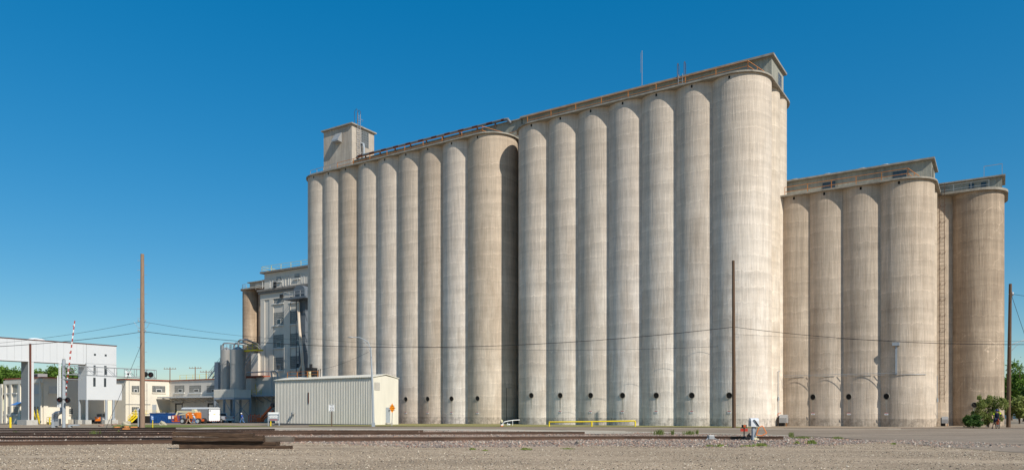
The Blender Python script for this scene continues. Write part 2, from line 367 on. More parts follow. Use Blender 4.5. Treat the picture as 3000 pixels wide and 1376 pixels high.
# ============================================================ THE GROUND
def grid(name, xs, ys, m):
    vs = [(x,y,gz(x,y)) for y in ys for x in xs]; nx = len(xs)
    fs = [(j*nx+i, j*nx+i+1, (j+1)*nx+i+1, (j+1)*nx+i) for j in range(len(ys)-1) for i in range(nx-1)]
    b = MB(); b.add(vs, fs, False); return b.build(name, m)
xs = [-4000,-1500,-500,-250]+list(range(-150,151,5))+[250,500,1500,4000]
ys = [-60,-20,0,10,20,30,34]+[34+i for i in range(1,11)]+[50,60,70,80,90,100,120,150,200,300,600,1500,4000,9000]
tag(grid('ground', xs, ys, M['yard']), 'worn asphalt and bare ground around the elevators', kind='structure')
def lerp_poly(pts, t):
    x0, x1 = pts[0][0], pts[-1][0]; x = x0+(x1-x0)*t
    for a, b in zip(pts, pts[1:]):
        if x <= b[0] or b is pts[-1]: return (x, a[1]+(b[1]-a[1])*(x-a[0])/(b[0]-a[0]))
def overlay(name, near, far, m, lift, label, kind='structure', n=70, k=6):
    vs = []
    for j in range(k+1):
        for i in range(n+1):
            a = G(*lerp_poly(near, i/n)); c = G(*lerp_poly(far, i/n)); s = j/k
            x = a[0]+(c[0]-a[0])*s; y = a[1]+(c[1]-a[1])*s; vs.append((x,y,gz(x,y)+lift))
    fs = [(j*(n+1)+i, j*(n+1)+i+1, (j+1)*(n+1)+i+1, (j+1)*(n+1)+i) for j in range(k) for i in range(n)]
    b = MB(); b.add(vs, fs, False); return tag(b.build(name, m), label, kind=kind)
ballast_far = [(-80,1252),(520,1252),(620,1255),(1100,1258),(1400,1260),(1700,1264),(1900,1267),(2150,1272),(2290,1275),(2420,1281),(2520,1288)]
lot_edge = [(-80,1302),(400,1297),(900,1297),(1250,1312),(1500,1309),(1750,1306),(2000,1309),(2250,1309),(2420,1303),(2520,1299),(2570,1294),(2720,1306),(2860,1318),(3080,1334)]
overlay('ballast_bed', lot_edge[:-4]+[(2540,1297)], ballast_far+[(2540,1290)], M['ballast'], .015, 'pinkish crushed stone bed under the rails', 'structure', 110, 8)
overlay('gravel_lot', [(-80,1500),(3080,1500)], lot_edge, M['gravel'], .022, 'grey gravel lot in the foreground', 'structure', 120, 12)
road_near = [(560,1252.5),(1100,1254.5),(1500,1258),(1750,1262),(2000,1267),(2200,1272),(2300,1275.5),(2420,1280),(2520,1287),(2570,1293.5),(2720,1305.5),(2860,1317.5),(3080,1334)]
road_far = [(560,1248.5),(1100,1249.3),(1500,1250.2),(1750,1250.8),(2100,1252.5),(2290,1255),(2600,1256),(3080,1255.5)]
overlay('road', road_near, road_far, M['road'], .030, 'two lane asphalt road crossing in front of the elevators', 'structure', 120, 8)
overlay('road_shoulder', [(520,1257.5),(900,1258.6),(1300,1261.5),(1715,1265.5),(1900,1267.5),(2150,1272.5),(2295,1277)], [(600,1252.6),(1100,1255.2),(1500,1258.2),(1715,1261.5),(1900,1265),(2150,1271),(2330,1276)], M['apron'], .040, 'pale concrete edge strip between road and rails')
overlay('crossing_apron', [(1718,1271.5),(1860,1271)], [(1640,1260.3),(1830,1263)], M['apron'], .055, 'pale concrete crossing panel where the rails end')
overlay('yard_paving', [(-80,1249),(330,1244),(600,1244),(905,1248)], [(-80,1236),(330,1236),(600,1234),(905,1239)], M['yard'], .012, 'pale paved yard in front of the mill')
overlay('roadside_strip', [(2290,1255.2),(2600,1256.2),(3080,1255.7)], [(2290,1251.5),(2600,1250.8),(3080,1250.5)], M['road'], .012, 'paved strip along the silo walls')
tag(overlay('grass_verge', [(905,1247.8),(1200,1248.8),(1500,1249.9),(1750,1250.5),(2000,1251.3),(2225,1253)], [(905,1241.8),(1092,1244.5),(1170,1241.3),(1500,1241.2),(1750,1243.5),(2000,1246.5),(2150,1248.5),(2225,1251)], M['lawn_dry'], .045, 'dry mown grass verge along the foot of the silos'))
tag(overlay('grass_strip', [(330,1251),(600,1251),(830,1249)], [(330,1243.5),(520,1244),(700,1247),(830,1248.6)], M['lawn'], .045, 'green grass strip beyond the rails on the left'))
# painted edge line, tar patches on the road
overlay('road_edge_line', [(1500,1253.0),(1800,1254.2),(2100,1255.8),(2400,1257.8),(3080,1258.5)], [(1500,1252.5),(1800,1253.5),(2100,1255),(2400,1256.8),(3080,1257.3)], M['apron'], .036, 'faded pale concrete gutter along the far side of the road')

def stones(name, n, box, size, cols, label, inside, sink=.3, clear=0):
    P = []
    while len(P) < n:
        y = random.uniform(box[2], box[3]); x = random.uniform(box[0], box[1])
        if abs(x) < .72*y+2 and inside(x, y) and random.random() > clear*max(0, math.sin(x*.31+1.3*math.sin(y*.9))*math.sin(y*1.1+.4*x)-.05): P.append((x, y))
    base = np.array([(1,0,0),(-1,0,0),(0,1,0),(0,-1,0),(0,0,1),(0,0,-1)], float)
    fc = np.array([(0,2,4),(2,1,4),(1,3,4),(3,0,4),(2,0,5),(1,2,5),(3,1,5),(0,3,5)])
    s = rng.lognormal(math.log(size), .35, n)
    v = np.repeat(base[None], n, 0)*rng.uniform(.65,1.25,(n,6,1))+rng.normal(0,.14,(n,6,3))
    th = rng.uniform(0,6.28,n); c, d = np.cos(th)[:,None], np.sin(th)[:,None]
    x = v[...,0]*c-v[...,1]*d; y = v[...,0]*d+v[...,1]*c
    v = np.stack([x, y, v[...,2]*rng.uniform(.5,.9,(n,1))], -1)*s[:,None,None]
    pos = np.array([(a, b, gz(a,b)+.02) for a, b in P]); pos[:,2] += s*sink
    v = (v+pos[:,None]).reshape(-1,3)
    f = (fc[None]+6*np.arange(n)[:,None,None]).reshape(-1,3)
    me = bpy.data.meshes.new(name); me.vertices.add(len(v)); me.vertices.foreach_set('co', v.ravel())
    me.loops.add(len(f)*3); me.loops.foreach_set('vertex_index', f.ravel())
    me.polygons.add(len(f)); me.polygons.foreach_set('loop_start', np.arange(len(f))*3); me.polygons.foreach_set('loop_total', np.full(len(f),3))
    me.update(calc_edges=True); me.validate()
    at = me.color_attributes.new('stone', 'FLOAT_COLOR', 'POINT')
    ci = rng.integers(0, len(cols), n); cc = np.array(cols)[ci]*rng.uniform(.7,1.25,(n,1)); cc = np.concatenate([cc, np.ones((n,1))],1)
    at.data.foreach_set('color', np.repeat(cc, 6, 0).ravel())
    me.materials.append(M['stones']); o = bpy.data.objects.new(name, me); col.objects.link(o)
    return tag(o, label, kind='stuff')
def edge_y(pts, x, y):     # photo row of a boundary at the column of (x, y)
    px = CX+F*x/y; t = (px-pts[0][0])/(pts[-1][0]-pts[0][0]); return lerp_poly(pts, min(max(t,0),1))[1]
def row(x, y): return HZ+(CH-gz(x,y))*F/y
GC = [(0.520,0.404,0.290),(0.420,0.327,0.228),(0.340,0.260,0.179),(0.740,0.635,0.492),(0.090,0.072,0.054),(0.420,0.312,0.210),(0.100,0.077,0.058),(0.300,0.231,0.160)]
stones('gravel_stones', 60000, (-28,26,18.5,40), .0125, GC, 'loose grey gravel chips over the foreground lot', lambda x,y: row(x,y) > edge_y(lot_edge, x, y)-1, .3, 1.3)
BC = [(.40,.28,.21),(.46,.32,.25),(.32,.27,.22),(.13,.11,.10),(.52,.44,.36),(.40,.23,.16)]
stones('ballast_stones', 50000, (-42,22,30,66), .030, BC, 'pink and grey ballast stones around the rails',
       lambda x,y: edge_y(ballast_far,x,y)+1 < row(x,y) < edge_y(lot_edge,x,y)+3 and row(x,y) > 1254, .25)

# ============================================================ GRAIN ELEVATORS
RA = 3.35; SP = 4.01
def silo_mesh(name, r, h, m, n=72):
    b = MB(); vs = []; fs = []; zs = [0, h*.25, h*.5, h*.75, h]
    for z in zs:
        for k in range(n): t = 2*math.pi*k/n; vs.append((r*math.cos(t), r*math.sin(t), z))
    for j in range(len(zs)-1):
        for k in range(n): fs.append((j*n+k, j*n+(k+1)%n, (j+1)*n+(k+1)%n, (j+1)*n+k))
    b.add(vs, fs, True); me = bpy.data.meshes.new(name); me.from_pydata(b.v, [], b.f); me.update(); me.materials.append(m)
    me.polygons.foreach_set('use_smooth', [True]*len(b.f)); return me
def add_silo(rt, me, u, v, tint=(1,1,1)):
    o0 = ORG[rt.name]; o = bpy.data.objects.new('silo', me); col.objects.link(o); o.parent = rt
    o.location = (u-o0[0], v-o0[1], 0); o.color = tuple(tint)+(1,); return o
def rrect(u0, u1, v0, v1, r, n=14, corners=(1,1,1,1)):
    P = []
    for (cu, cv, a, on) in ((u1-r, v0+r, -90, corners[0]), (u1-r, v1-r, 0, corners[1]), (u0+r, v1-r, 90, corners[2]), (u0+r, v0+r, 180, corners[3])):
        if on:
            for i in range(n+1): t = R_(a+90*i/n); P.append((cu+r*math.cos(t), cv+r*math.sin(t)))
        else: P.append({-90:(u1,v0),0:(u1,v1),90:(u0,v1),180:(u0,v0)}[a])
    return P
def railing(rt, path, z, h=1.07, step=3.2, m='rust_rail', name='railing', t=.048, mid=(.5,)):
    b = MB()
    for p, q in zip(path, path[1:]):
        L = math.dist(p, q); n = max(1, round(L/step))
        for i in range(n+1):
            a = i/n; x = p[0]+(q[0]-p[0])*a; y = p[1]+(q[1]-p[1])*a; b.bar((x,y,z),(x,y,z+h), t*1.3)
        for hh in (h,)+tuple(h*k for k in mid): b.bar((p[0],p[1],z+hh),(q[0],q[1],z+hh), t)
    return b.build(name, M[m], rt)
def ladder(rt, p, q, wdir, w=.45, name='ladder', m='steel', rung=.35, r=.03, cage=False):
    b = MB(); p = Vector(p); q = Vector(q); wd = Vector(wdir)*w/2
    b.bar(p-wd, q-wd, r*2); b.bar(p+wd, q+wd, r*2); n = int((q-p).length/rung)
    for i in range(1, n): c = p.lerp(q, i/n); b.bar(c-wd, c+wd, r*1.2)
    return b.build(name, M[m], rt)
def manhole(rt, u, v, z, r=.30, nd=(0,-1)):
    b = MB(); n = 20; vs = []; fs = []; tx = (-nd[1], nd[0])
    for rr, dd in ((r, .05), (r*1.18, .05), (r*1.18, -.10), (r, -.02)):
        for k in range(n):
            t = 2*math.pi*k/n; vs.append((u+nd[0]*dd+tx[0]*rr*math.cos(t), v+nd[1]*dd+tx[1]*rr*math.cos(t), z+rr*math.sin(t)))
    for j in range(4):
        for k in range(n): fs.append((j*n+k, j*n+(k+1)%n, ((j+1)%4)*n+(k+1)%n, ((j+1)%4)*n+k))
    b.add(vs, fs, False); o = b.build('manhole_rim', M['slab'], rt)
    d = MB(); d.add([(u+nd[0]*.012+tx[0]*r*math.cos(2*math.pi*k/n), v+nd[1]*.012+tx[1]*r*math.cos(2*math.pi*k/n), z+r*math.sin(2*math.pi*k/n)) for k in range(n)], [tuple(range(n))], False)
    d.build('manhole_cover', M['dark'], o)
    rr = random.Random(int(u*100)); q = MB(); zb = z-r*1.1; L = rr.uniform(.9,1.9); p = []
    for j in range(7): t = j/6; wd = (.10+.05*rr.random())*(1-.75*t); p.append((wd, zb-L*t))
    vs = [(u+nd[0]*.006+tx[0]*a*sg, v+nd[1]*.006+tx[1]*a*sg, zz) for a, zz in p for sg in (-1,1)]
    q.add(vs, [(2*j,2*j+1,2*j+3,2*j+2) for j in range(6)], False); q.build('drip_stain', M['stain'], rt)
def small_sign(rt, u, v, z, w=.34, h=.24):
    b = MB(); b.box(u-w/2, u+w/2, v-.02, v, z, z+h); b.mi = 1; b.box(u-w/2, u+w/2, v-.023, v-.02, z+h*.72, z+h)
    b.mi = 2
    for i in range(3): b.box(u-w*.3+i*w*.22, u-w*.3+i*w*.22+w*.12, v-.023, v-.02, z+h*.15, z+h*.5)
    b.build('warning_sign', [M['white'], M['red'], M['black']], rt)

# --- tall right-hand elevator (A)
ZT = 36.75
A = root('grain_elevator', 'tallest pale concrete grain elevator, seven scalloped silos wide, with the road at its foot', 'grain elevator', (0, 3.35, 0), site=True)
mA = silo_mesh('silo', RA, ZT+.05, M['silo'])
tA = [(.98,.96,.93),(1,.99,.97),(.98,.975,.96),(1,1,1),(1.0,1,.99),(.99,.975,.95),(1.0,1.0,.99)]
for k in range(7):
    u = -(6-k)*SP; add_silo(A, mA, u, RA, tA[k])
    mz = PV([1556,1642,1731,1824,1920,2024,2136][k], 1157.5, 0)[1]
    manhole(A, u, 0, mz); MB().box(u-.08, u+.09, -.03, .02, ZT-.42, ZT-.12).build('vent', M['dark'], A)
    if k: small_sign(A, u, -.012, 1.72)
for u, v in ((0, 6.95), (.1, 9.6)): add_silo(A, mA, u, v, (1,.99,.95)); add_silo(A, mA, -24.06, v+.4, (1,1,1))
MB().box(-25.5, 1.7, 1.5, 12.6, -.3, ZT).build('core_wall', M['conc'], A)
b = MB(); b.prism(rrect(-24.06-RA-.25, RA+.25, -.25, 14.0, RA+.25), ZT, ZT+.17); b.build('roof_slab', M['slab'], A)
gal = MB(); gal.box(-28.2, 3.15, 4.55, 9.7, ZT+.17, 39.62); gal.build('gallery', M['conc_gray'], A)
b = MB(); b.box(-28.35, 3.45, 4.15, 10.1, 39.62, 39.84); gr = b.build('gallery_roof', M['slab'], A)
wn = MB(); (v0,z1) = PU(1500+2340/3.03, 130+235/3.03, 3.15); wn.box(3.12, 3.17, 7.3, 8.7, 37.3, 39.0); w_ = wn.build('window', M['glass'], A)
fb = MB()
for i in range(4): fb.box(3.165, 3.19, 7.3+i*.46, 7.34+i*.46, 37.3, 39.0)
for i in range(5): fb.box(3.165, 3.19, 7.3, 8.72, 37.3+i*.42, 37.33+i*.42)
fb.build('frame', M['steel'], w_)
railing(A, [(-25.0,.6),(1.75,.6)], ZT+.17); railing(A, [(1.75,.6),(2.6,4.5)], ZT+.17, step=2)
b = MB(); x = PV(1881,196,5.5)[0]; b.bar((x,5.5,39.8),(x,5.5,44.6), .06); b.bar((x-.15,5.5,42),(x-.15,5.5,44.4), .03); b.build('antenna', M['steel'], A)
for dx in (-.35,.45):
    b = MB(); x = PV(1993,230,4.2)[0]+dx; b.tube([(x,4.2,39.3),(x,4.2,41.2),(x,4.4,41.45),(x,4.7,41.2),(x,4.7,39.9)], .035, 6); b.build('ladder_hoop', M['rail'], A)
ladder(A, (PV(1993,230,4.2)[0]+.05,4.1,37.1), (PV(1993,230,4.2)[0]+.05,4.1,40), (1,0,0), .5)

# --- left elevator (B) with its head tower and roof conveyor pipe
ZB = 36.95
mpx = [919,962,1012,1069,1127,1189,1253,1323,1399]
BU = [PV(p, 1200, 0)[0] for p in mpx]
B = root('grain_elevator', 'nine silo concrete grain elevator carrying a square head tower, left of the tallest one', 'grain elevator', (BU[4], 3.35, 0), site=True)
mB = silo_mesh('silo', RA, ZB+.05, M['silo']); mBt = silo_mesh('silo_tan', RA, ZB+.05, M['silo_tan'])
tints = [(1.0,1.0,.99),(.99,.98,.96),(.86,.815,.755),(1.0,1.0,.99),(1.0,1.0,1.0),(.93,.91,.88),(.85,.80,.74),(1.05,1.05,1.05),(.88,.83,.76)]
for k, u in enumerate(BU):
    add_silo(B, mB, u, RA, tints[k])
    MB().box(u-.07, u+.08, -.03, .02, ZB-.42, ZB-.12).build('vent', M['dark'], B)
    if k >= 5:
        manhole(B, u, 0, 3.55); small_sign(B, u, -.012, 1.6)
for v in (6.95, 10.3): add_silo(B, mB, BU[0], v); add_silo(B, mB, BU[8], v)
MB().box(BU[0]-1.5, BU[8]+1.5, 1.5, 12.6, -.3, ZB).build('core_wall', M['conc'], B)
b = MB(); b.prism(rrect(BU[0]-RA-.25, BU[8]+RA+.25, -.25, 14.0, RA+.25), ZB, ZB+.17); b.build('roof_slab', M['slab'], B)
tu1 = PV(1030.7,400,4.3)[0]; tu0 = PV(948.4,400,4.3)[0]; tz = PV(1031,364,4.3)[1]
MB().box(tu1-.2, -28.38, 4.6, 9.7, ZB+.17, 39.6).build('gallery', M['conc_gray'], B)
MB().box(tu1-.1, -28.38, 4.4, 9.9, 39.6, 39.74).build('gallery_roof', M['slab'], B)
tw = MB().box(tu0, tu1, 4.3, 9.1, ZB+.2, tz).build('head_tower', M['conc'], B)
MB().box(tu0-.3, tu1+.3, 4.0, 9.4, tz, tz+.2).build('tower_roof', M['slab'], B)
(hu,hz) = PV(989,395,4.3)
hd = MB(); hd.add([(hu-.5,4.28,hz+.2),(hu+.9,4.28,hz+.2),(hu+.9,3.5,hz-1.0),(hu-.5,3.5,hz-1.0),(hu-.5,4.28,hz-1.3),(hu+.9,4.28,hz-1.3),(hu+.9,3.5,hz-1.25),(hu-.5,3.5,hz-1.25)],
     [(0,1,2,3),(3,2,6,7),(4,5,1,0),(7,6,5,4),(0,3,7,4),(1,5,6,2)], False); hd.build('vent_hood', M['steel'], B)
(tv, tzz) = PU(1066, 407, tu1)
tw_ = MB().box(tu1-.02, tu1+.03, tv-.6, tv+1.0, tzz-1.2, tzz+1.2).build('window', M['gblock'], B)
fb = MB()
for i in range(5): fb.box(tu1+.03, tu1+.06, tv-.6+i*.39, tv-.56+i*.39, tzz-1.2, tzz+1.2)
for i in range(7): fb.box(tu1+.03, tu1+.06, tv-.6, tv+1.0, tzz-1.2+i*.39, tzz-1.17+i*.39)
fb.build('frame', M['steel'], tw_)
lv = PU(1052, 420, tu1+.35)[0]
ladder(B, (tu1+.35, lv, 39.7), (tu1+.35, lv, tz+1.9), (0,1,0), .55)
b = MB()
for i in range(6):
    z = 41+i*1.0; b.tube([(tu1+.35+.75*math.sin(math.pi*k/8), lv+.45*math.cos(math.pi*k/8), z) for k in range(9)], .02, 5)
b.build('ladder_cage', M['steel'], B)
for dy in (-.3, .3): MB().tube([(tu1+.35,lv+dy,tz+.6),(tu1+.35,lv+dy,tz+2.3),(tu1+.1,lv+dy,tz+2.6),(tu1-.3,lv+dy,tz+2.3),(tu1-.3,lv+dy,tz+.4)], .03, 6).build('ladder_hoop', M['rail'], B)
pv = PU(1062,430,tu1+.3)[0]
MB().tube([(tu1+.05,pv,tz-2.3),(tu1+.5,pv,tz-2.5),(tu1+.6,pv,tz-3.2),(tu1+.6,pv,40.0)], .17, 10).build('downpipe', M['steel_paint'], B)
# conveyor pipe along the gallery roof, banded with rust
pa = PV(1050,460,4.3); pb = PV(1478,353,4.3)
b = MB(); n = 56
for i in range(n):
    b.mi = 1 if (i*7)%5 in (0,2) else 0
    x0 = pa[0]+(pb[0]-pa[0])*i/n; x1 = pa[0]+(pb[0]-pa[0])*(i+1)/n; z0 = pa[1]+(pb[1]-pa[1])*i/n; z1 = pa[1]+(pb[1]-pa[1])*(i+1)/n
    b.cyl((x0,4.3,z0+.1),(x1,4.3,z1+.1), .18, n=12, caps=i in (0,n-1))
b.mi = 0; b.tube([(pb[0],4.3,pb[1]+.1),(pb[0]+.5,4.3,pb[1]+.05),(pb[0]+.8,4.4,pb[1]-.4),(pb[0]+.8,4.5,39.5)], .2, 12)
b.tube([(pa[0],4.3,pa[1]+.1),(pa[0]-.4,4.4,pa[1]),(pa[0]-.5,4.9,pa[1]-.1)], .2, 12)
b.build('conveyor_pipe', [M['pipe_rust'], M['pipe_rust2']], B)
b = MB()
for i in range(9):
    x = pa[0]+(pb[0]-pa[0])*(i+.5)/9; b.box(x-.06,x+.06,4.2,4.4,39.3,39.75+.2)
b.build('pipe_bracket', M['rail'], B)
railing(B, [(BU[0]+4.3,.6),(BU[8]+.3,.6),(BU[8]+1.6,4.6)], ZB+.17)
railing(B, [(BU[0]-1.7,.9),(BU[0]+4.2,.6)], ZB+.17, m='steel', step=1.4)
railing(B, [(BU[8]+1.6,4.55),(BU[8]+4.4,4.2)], ZB+.17)
MB().box(BU[8]-2.4, BU[8]-.2, 4.54, 4.6, ZB+.3, ZB+1.9).build('doorway', M['dark'], B)
# conduit in the shaded slot
b = MB(); cu_ = BU[8]+3.08; b.tube([(cu_,2.0,0),(cu_,2.0,4.9),(cu_+.9,1.8,4.9)], .03, 6); b.build('conduit', M['wire'], B)

# --- right elevator (C)
RC = 3.0; VC = 8.5; ZC = 25.55
c3_ = PV(2643, 1200, VC+RC)[0]; CU = [c3_-10.3, c3_-7.18, c3_-3.59, c3_]
C_ = root('grain_elevator', 'lower tan concrete grain elevator right of the tallest one, orange railing on its roof', 'grain elevator', (10, VC+RC, 0), site=True)
mC = silo_mesh('silo', RC, ZC+.05, M['silo_tan'])
for k, u in enumerate(CU):
    add_silo(C_, mC, u, VC+RC, [(.96,.95,.93),(1,1,1),(1,1,1),(1.03,1.02,1.01)][k])
    MB().box(u-.09, u+.1, VC-.03, VC+.02, ZC-.42, ZC-.12).build('vent', M['dark'], C_)
    if k:
        manhole(C_, u-RC*.39, VC+RC*(1-.921), 3.48, .29, (-.39,-.921)); small_sign(C_, u-RC*.39, VC+RC*.079-.10, 1.55)
for v in (VC+RC+3.59, VC+RC+7.2): add_silo(C_, mC, CU[3], v, (1.05,1.05,1.03))
MB().box(2, CU[3]+1.6, VC+1.4, VC+10.5, -.3, ZC).build('core_wall', M['conc'], C_)
MB().prism(rrect(1.5, CU[3]+RC+.28, VC-.28, VC+11, RC+.28, corners=(1,1,0,0)), ZC, ZC+.17).build('roof_slab', M['slab'], C_)
MB().box(2.5, 17.45, 13.1, 18.0, ZC+.17, 28.45).build('gallery', M['conc_gray'], C_)
MB().box(2.4, 17.75, 12.75, 18.4, 28.45, 28.63).build('gallery_roof', M['slab'], C_)
for (a, c) in ((2410,2447),(2616,2656)):
    x0 = PV(a,520,13.1)[0]; x1 = PV(c,510,13.1)[0]; MB().box(x0, x1, 13.06, 13.1, 26.3, 27.75).build('window', M['glass'], C_)
MB().box(17.44, 17.48, 14.3, 15.3, 26.2, 28).build('doorway', M['dark'], C_)
for p, y in ((2330,524),(2425,508),(2526,492),(2594,481)):
    (x, z) = PV(p, y, 14.5); b = MB(); b.cyl((x,14.5,28.55),(x,14.5,28.95), .35, n=14); b.ell((x,14.5,28.98),(.6,.6,.16)); b.build('roof_vent', M['steel'], C_)
railing(C_, [(3.4,VC+.6),(15.6,VC+.6)], ZC+.17, step=2.6); railing(C_, [(15.6,VC+.6),(16.4,VC+4.5)], ZC+.17, step=2)
# pipes on the wall of C: vertical duct with head box, horizontal conduits
(du, dz) = PV(2626,1012,VC+.1); zt = dz; zb = PV(2626,1096,VC+.1)[1]
b = MB(); b.box(du-.09,du+.09,VC-.05,VC+.25,zb,zt); b.box(du-.35,du+.32,VC-.25,VC+.3,zt,zt+.32); b.build('wall_duct', M['steel_paint'], C_)
b = MB(); zz = zb
for i, u in enumerate(CU):
    b.tube([(u+(RC+.06)*math.sin(t)*1.0, VC+RC-(RC+.06)*math.cos(t), zz-.02) for t in [R_(-20+10*j) for j in range(8 if i == 3 else 5)]], .03, 6)
for i in range(3): b.bar((CU[i]+1.35,VC+.22,zz),(CU[i+1]-1.35,VC+.22,zz), .05)
b.bar((CU[0]-1,VC-.3,zz+.15),(CU[3],VC-.07,zz+.15), .04)
b.build('conduit', M['steel'], C_)
# --- far right elevator (D)
RD = 2.7; VD = 17.1; ZD = 25.5
DU = [17.1, 21.2]
D_ = root('grain_elevator', 'farthest right grain elevator of brown cracked concrete with a caged ladder on its side', 'grain elevator', (19, VD+RD, 0), site=True)
mD = silo_mesh('silo', RD, ZD+.05, M['silo_old']); mD0 = silo_mesh('silo_tan', RD, ZD+.05, M['silo_tan'])
add_silo(D_, mD0, DU[0], VD+RD, (.95,.93,.9)); add_silo(D_, mD, DU[1], VD+RD, (1.08,1.08,1.08)); add_silo(D_, mD, DU[1], VD+RD+3.4, (1,1,1))
MB().box(14, DU[1]+1, VD+1.3, VD+8.5, -.3, ZD).build('core_wall', M['conc'], D_)
MB().prism(rrect(14, DU[1]+RD+.35, VD-.35, VD+9, RD+.35, corners=(1,1,0,0)), ZD, ZD+.24).build('roof_slab', M['slab'], D_)
MB().box(14, 23.7, VD+2.8, VD+6.5, ZD+.24, 27.4).build('gallery', M['conc_gray'], D_)
MB().box(13.9, 24.0, VD+2.5, VD+6.8, 27.4, 27.55).build('gallery_roof', M['slab'], D_)
for (a, c) in ((2838,2854),(2874,2890)):
    x0 = PV(a,545,VD+2.8)[0]; x1 = PV(c,545,VD+2.8)[0]; MB().box(x0, x1, VD+2.77, VD+2.8, 26.2, 27.05).build('window', M['glass'], D_)
manhole(D_, DU[1], VD, 2.6, .28)
railing(D_, [(17.6,VD+.8),(22.5,VD+.8)], ZD+.24, m='steel', step=1.6, h=1.0, t=.035)
b = MB(); x0 = PV(2883,510,VD+4)[0]; x1 = PV(2936,500,VD+4)[0]
for p in ((x0,27.5),(x1,27.5)): b.bar((p[0],VD+4,27.5),(p[0],VD+4,29.1), .05)
b.bar((x0,VD+4,29.1),(x1,VD+4,29.1), .05); b.build('roof_rail', M['steel'], D_)
ladder(D_, (PV(2759,1200,VD-.5)[0], VD-.45, 2.9), (PV(2752,560,VD-.5)[0]+.25, VD-.45, ZD+1.2), (1,0,0), .46, m='rail', r=.025, rung=.42)
b = MB(); lx0 = PV(2759,1200,VD-.5)[0]
for i in range(14):
    z = 3.6+i*1.7
    for s in (-.23,.23): b.bar((lx0+s,VD-.45,z),(lx0+s+.1,VD+.25,z+.55), .025)
b.build('ladder_brackets', M['rail'], D_)

# --- small silos behind the mill (E)
e0 = W2S(*PY(735,850,172)[:2]); RE = 1.82; zE = PY(735,848,170)[2]
E_ = root('silo_cluster', 'two small brown silos with a flat roof behind the white mill', 'silo', (e0[0], e0[1], 0), site=True)
mE = silo_mesh('silo', RE, zE, M['silo_old'], 40)
for i in range(3): add_silo(E_, mE, e0[0]+i*3.5, e0[1]+(0 if i == 0 else 1.6), (1.25,1.22,1.18))
MB().prism(rrect(e0[0]-RE-.3, e0[0]+8.3, e0[1]-RE-.3, e0[1]+RE+.6, RE), zE, zE+.3).build('roof_slab', M['slab'], E_)
MB().box(e0[0]+.4, e0[0]+6, e0[1]-.6, e0[1]+1.5, zE+.3, zE+1.7).build('roof_house', M['conc'], E_)
MB().box(e0[0]-.2, e0[0]+6.3, e0[1]-.9, e0[1]+1.8, zE+1.7, zE+1.9).build('roof_house_top', M['slab'], E_)
railing(E_, [(e0[0]-1.6,e0[1]),(e0[0]-1.2,e0[1]-1.4),(e0[0]+.4,e0[1]-1.6)], zE+.3, m='steel', step=1.3)

# ============================================================ MILL
VM = 23.0
ml = root('mill_building', 'tall pale painted mill with glass block windows and yellow roof railing, left of the silos', 'mill building', (-96, 25, 0), site=True)
mu = lambda px, v=VM: PV(px, 1000, v)[0]
u0, u1 = mu(763), -83.0; zc = PV(763,851,VM)[1]; zt = PV(763,795,VM)[1]
wall = MB(); wall.box(u0, u1, VM+.13, VM+16, -1.2, zc)
wl = wall.build('wall', M['white_wall'], ml)
tr = MB()
def pil(a, c, y0, y1, v=VM, pr=.35): (ua, za) = PV(a,y0,v); (ub, zb_) = PV(c,y1,v); tr.box(ua, ub, v, v+pr, zb_, za)
ztr = zc-1.0
for a, c in ((763,775),(789,800.5),(831,849.5),(880,905)): tr.box(mu(a), mu(c), VM, VM+.14, -1.0, zc-.9)
tr.box(u0-.02, u1, VM-.02, VM+.14, zc-2.0, zc-.3)
tr.build('pilasters', M['white_wall'], ml)
sl_ = MB(); sl_.box(u0-.55, u1, VM-.5, VM+1, zc-.3, zc+.08); sl_.box(u0-.4, u1, VM-.3, VM+1, zc-.8, zc-.3); sl_.build('cornice', M['cornice'], ml)
MB().box(u0+.1, u1, VM+.9, VM+14, zc+.12, zt-.35).build('attic_wall', M['white_wall'], ml)
MB().box(u0-.6, u1, VM+.3, VM+14.5, zt-.35, zt).build('attic_roof', M['cornice'], ml)
at_ = MB()
for a, c in ((769,792),(799,829),(835,846),(850,885),(890,905)):
    ua, ub = mu(a,VM+.9), mu(c,VM+.9); z0, z1 = zc+.6, zt-1.5-.0
    for q in ((ua,ua+.12,z0,z1),(ub-.12,ub,z0,z1),(ua,ub,z1-.12,z1)): at_.box(q[0],q[1],VM+.82,VM+.9,q[2],q[3])
at_.build('panel_trim', M['mill_trim'], ml)
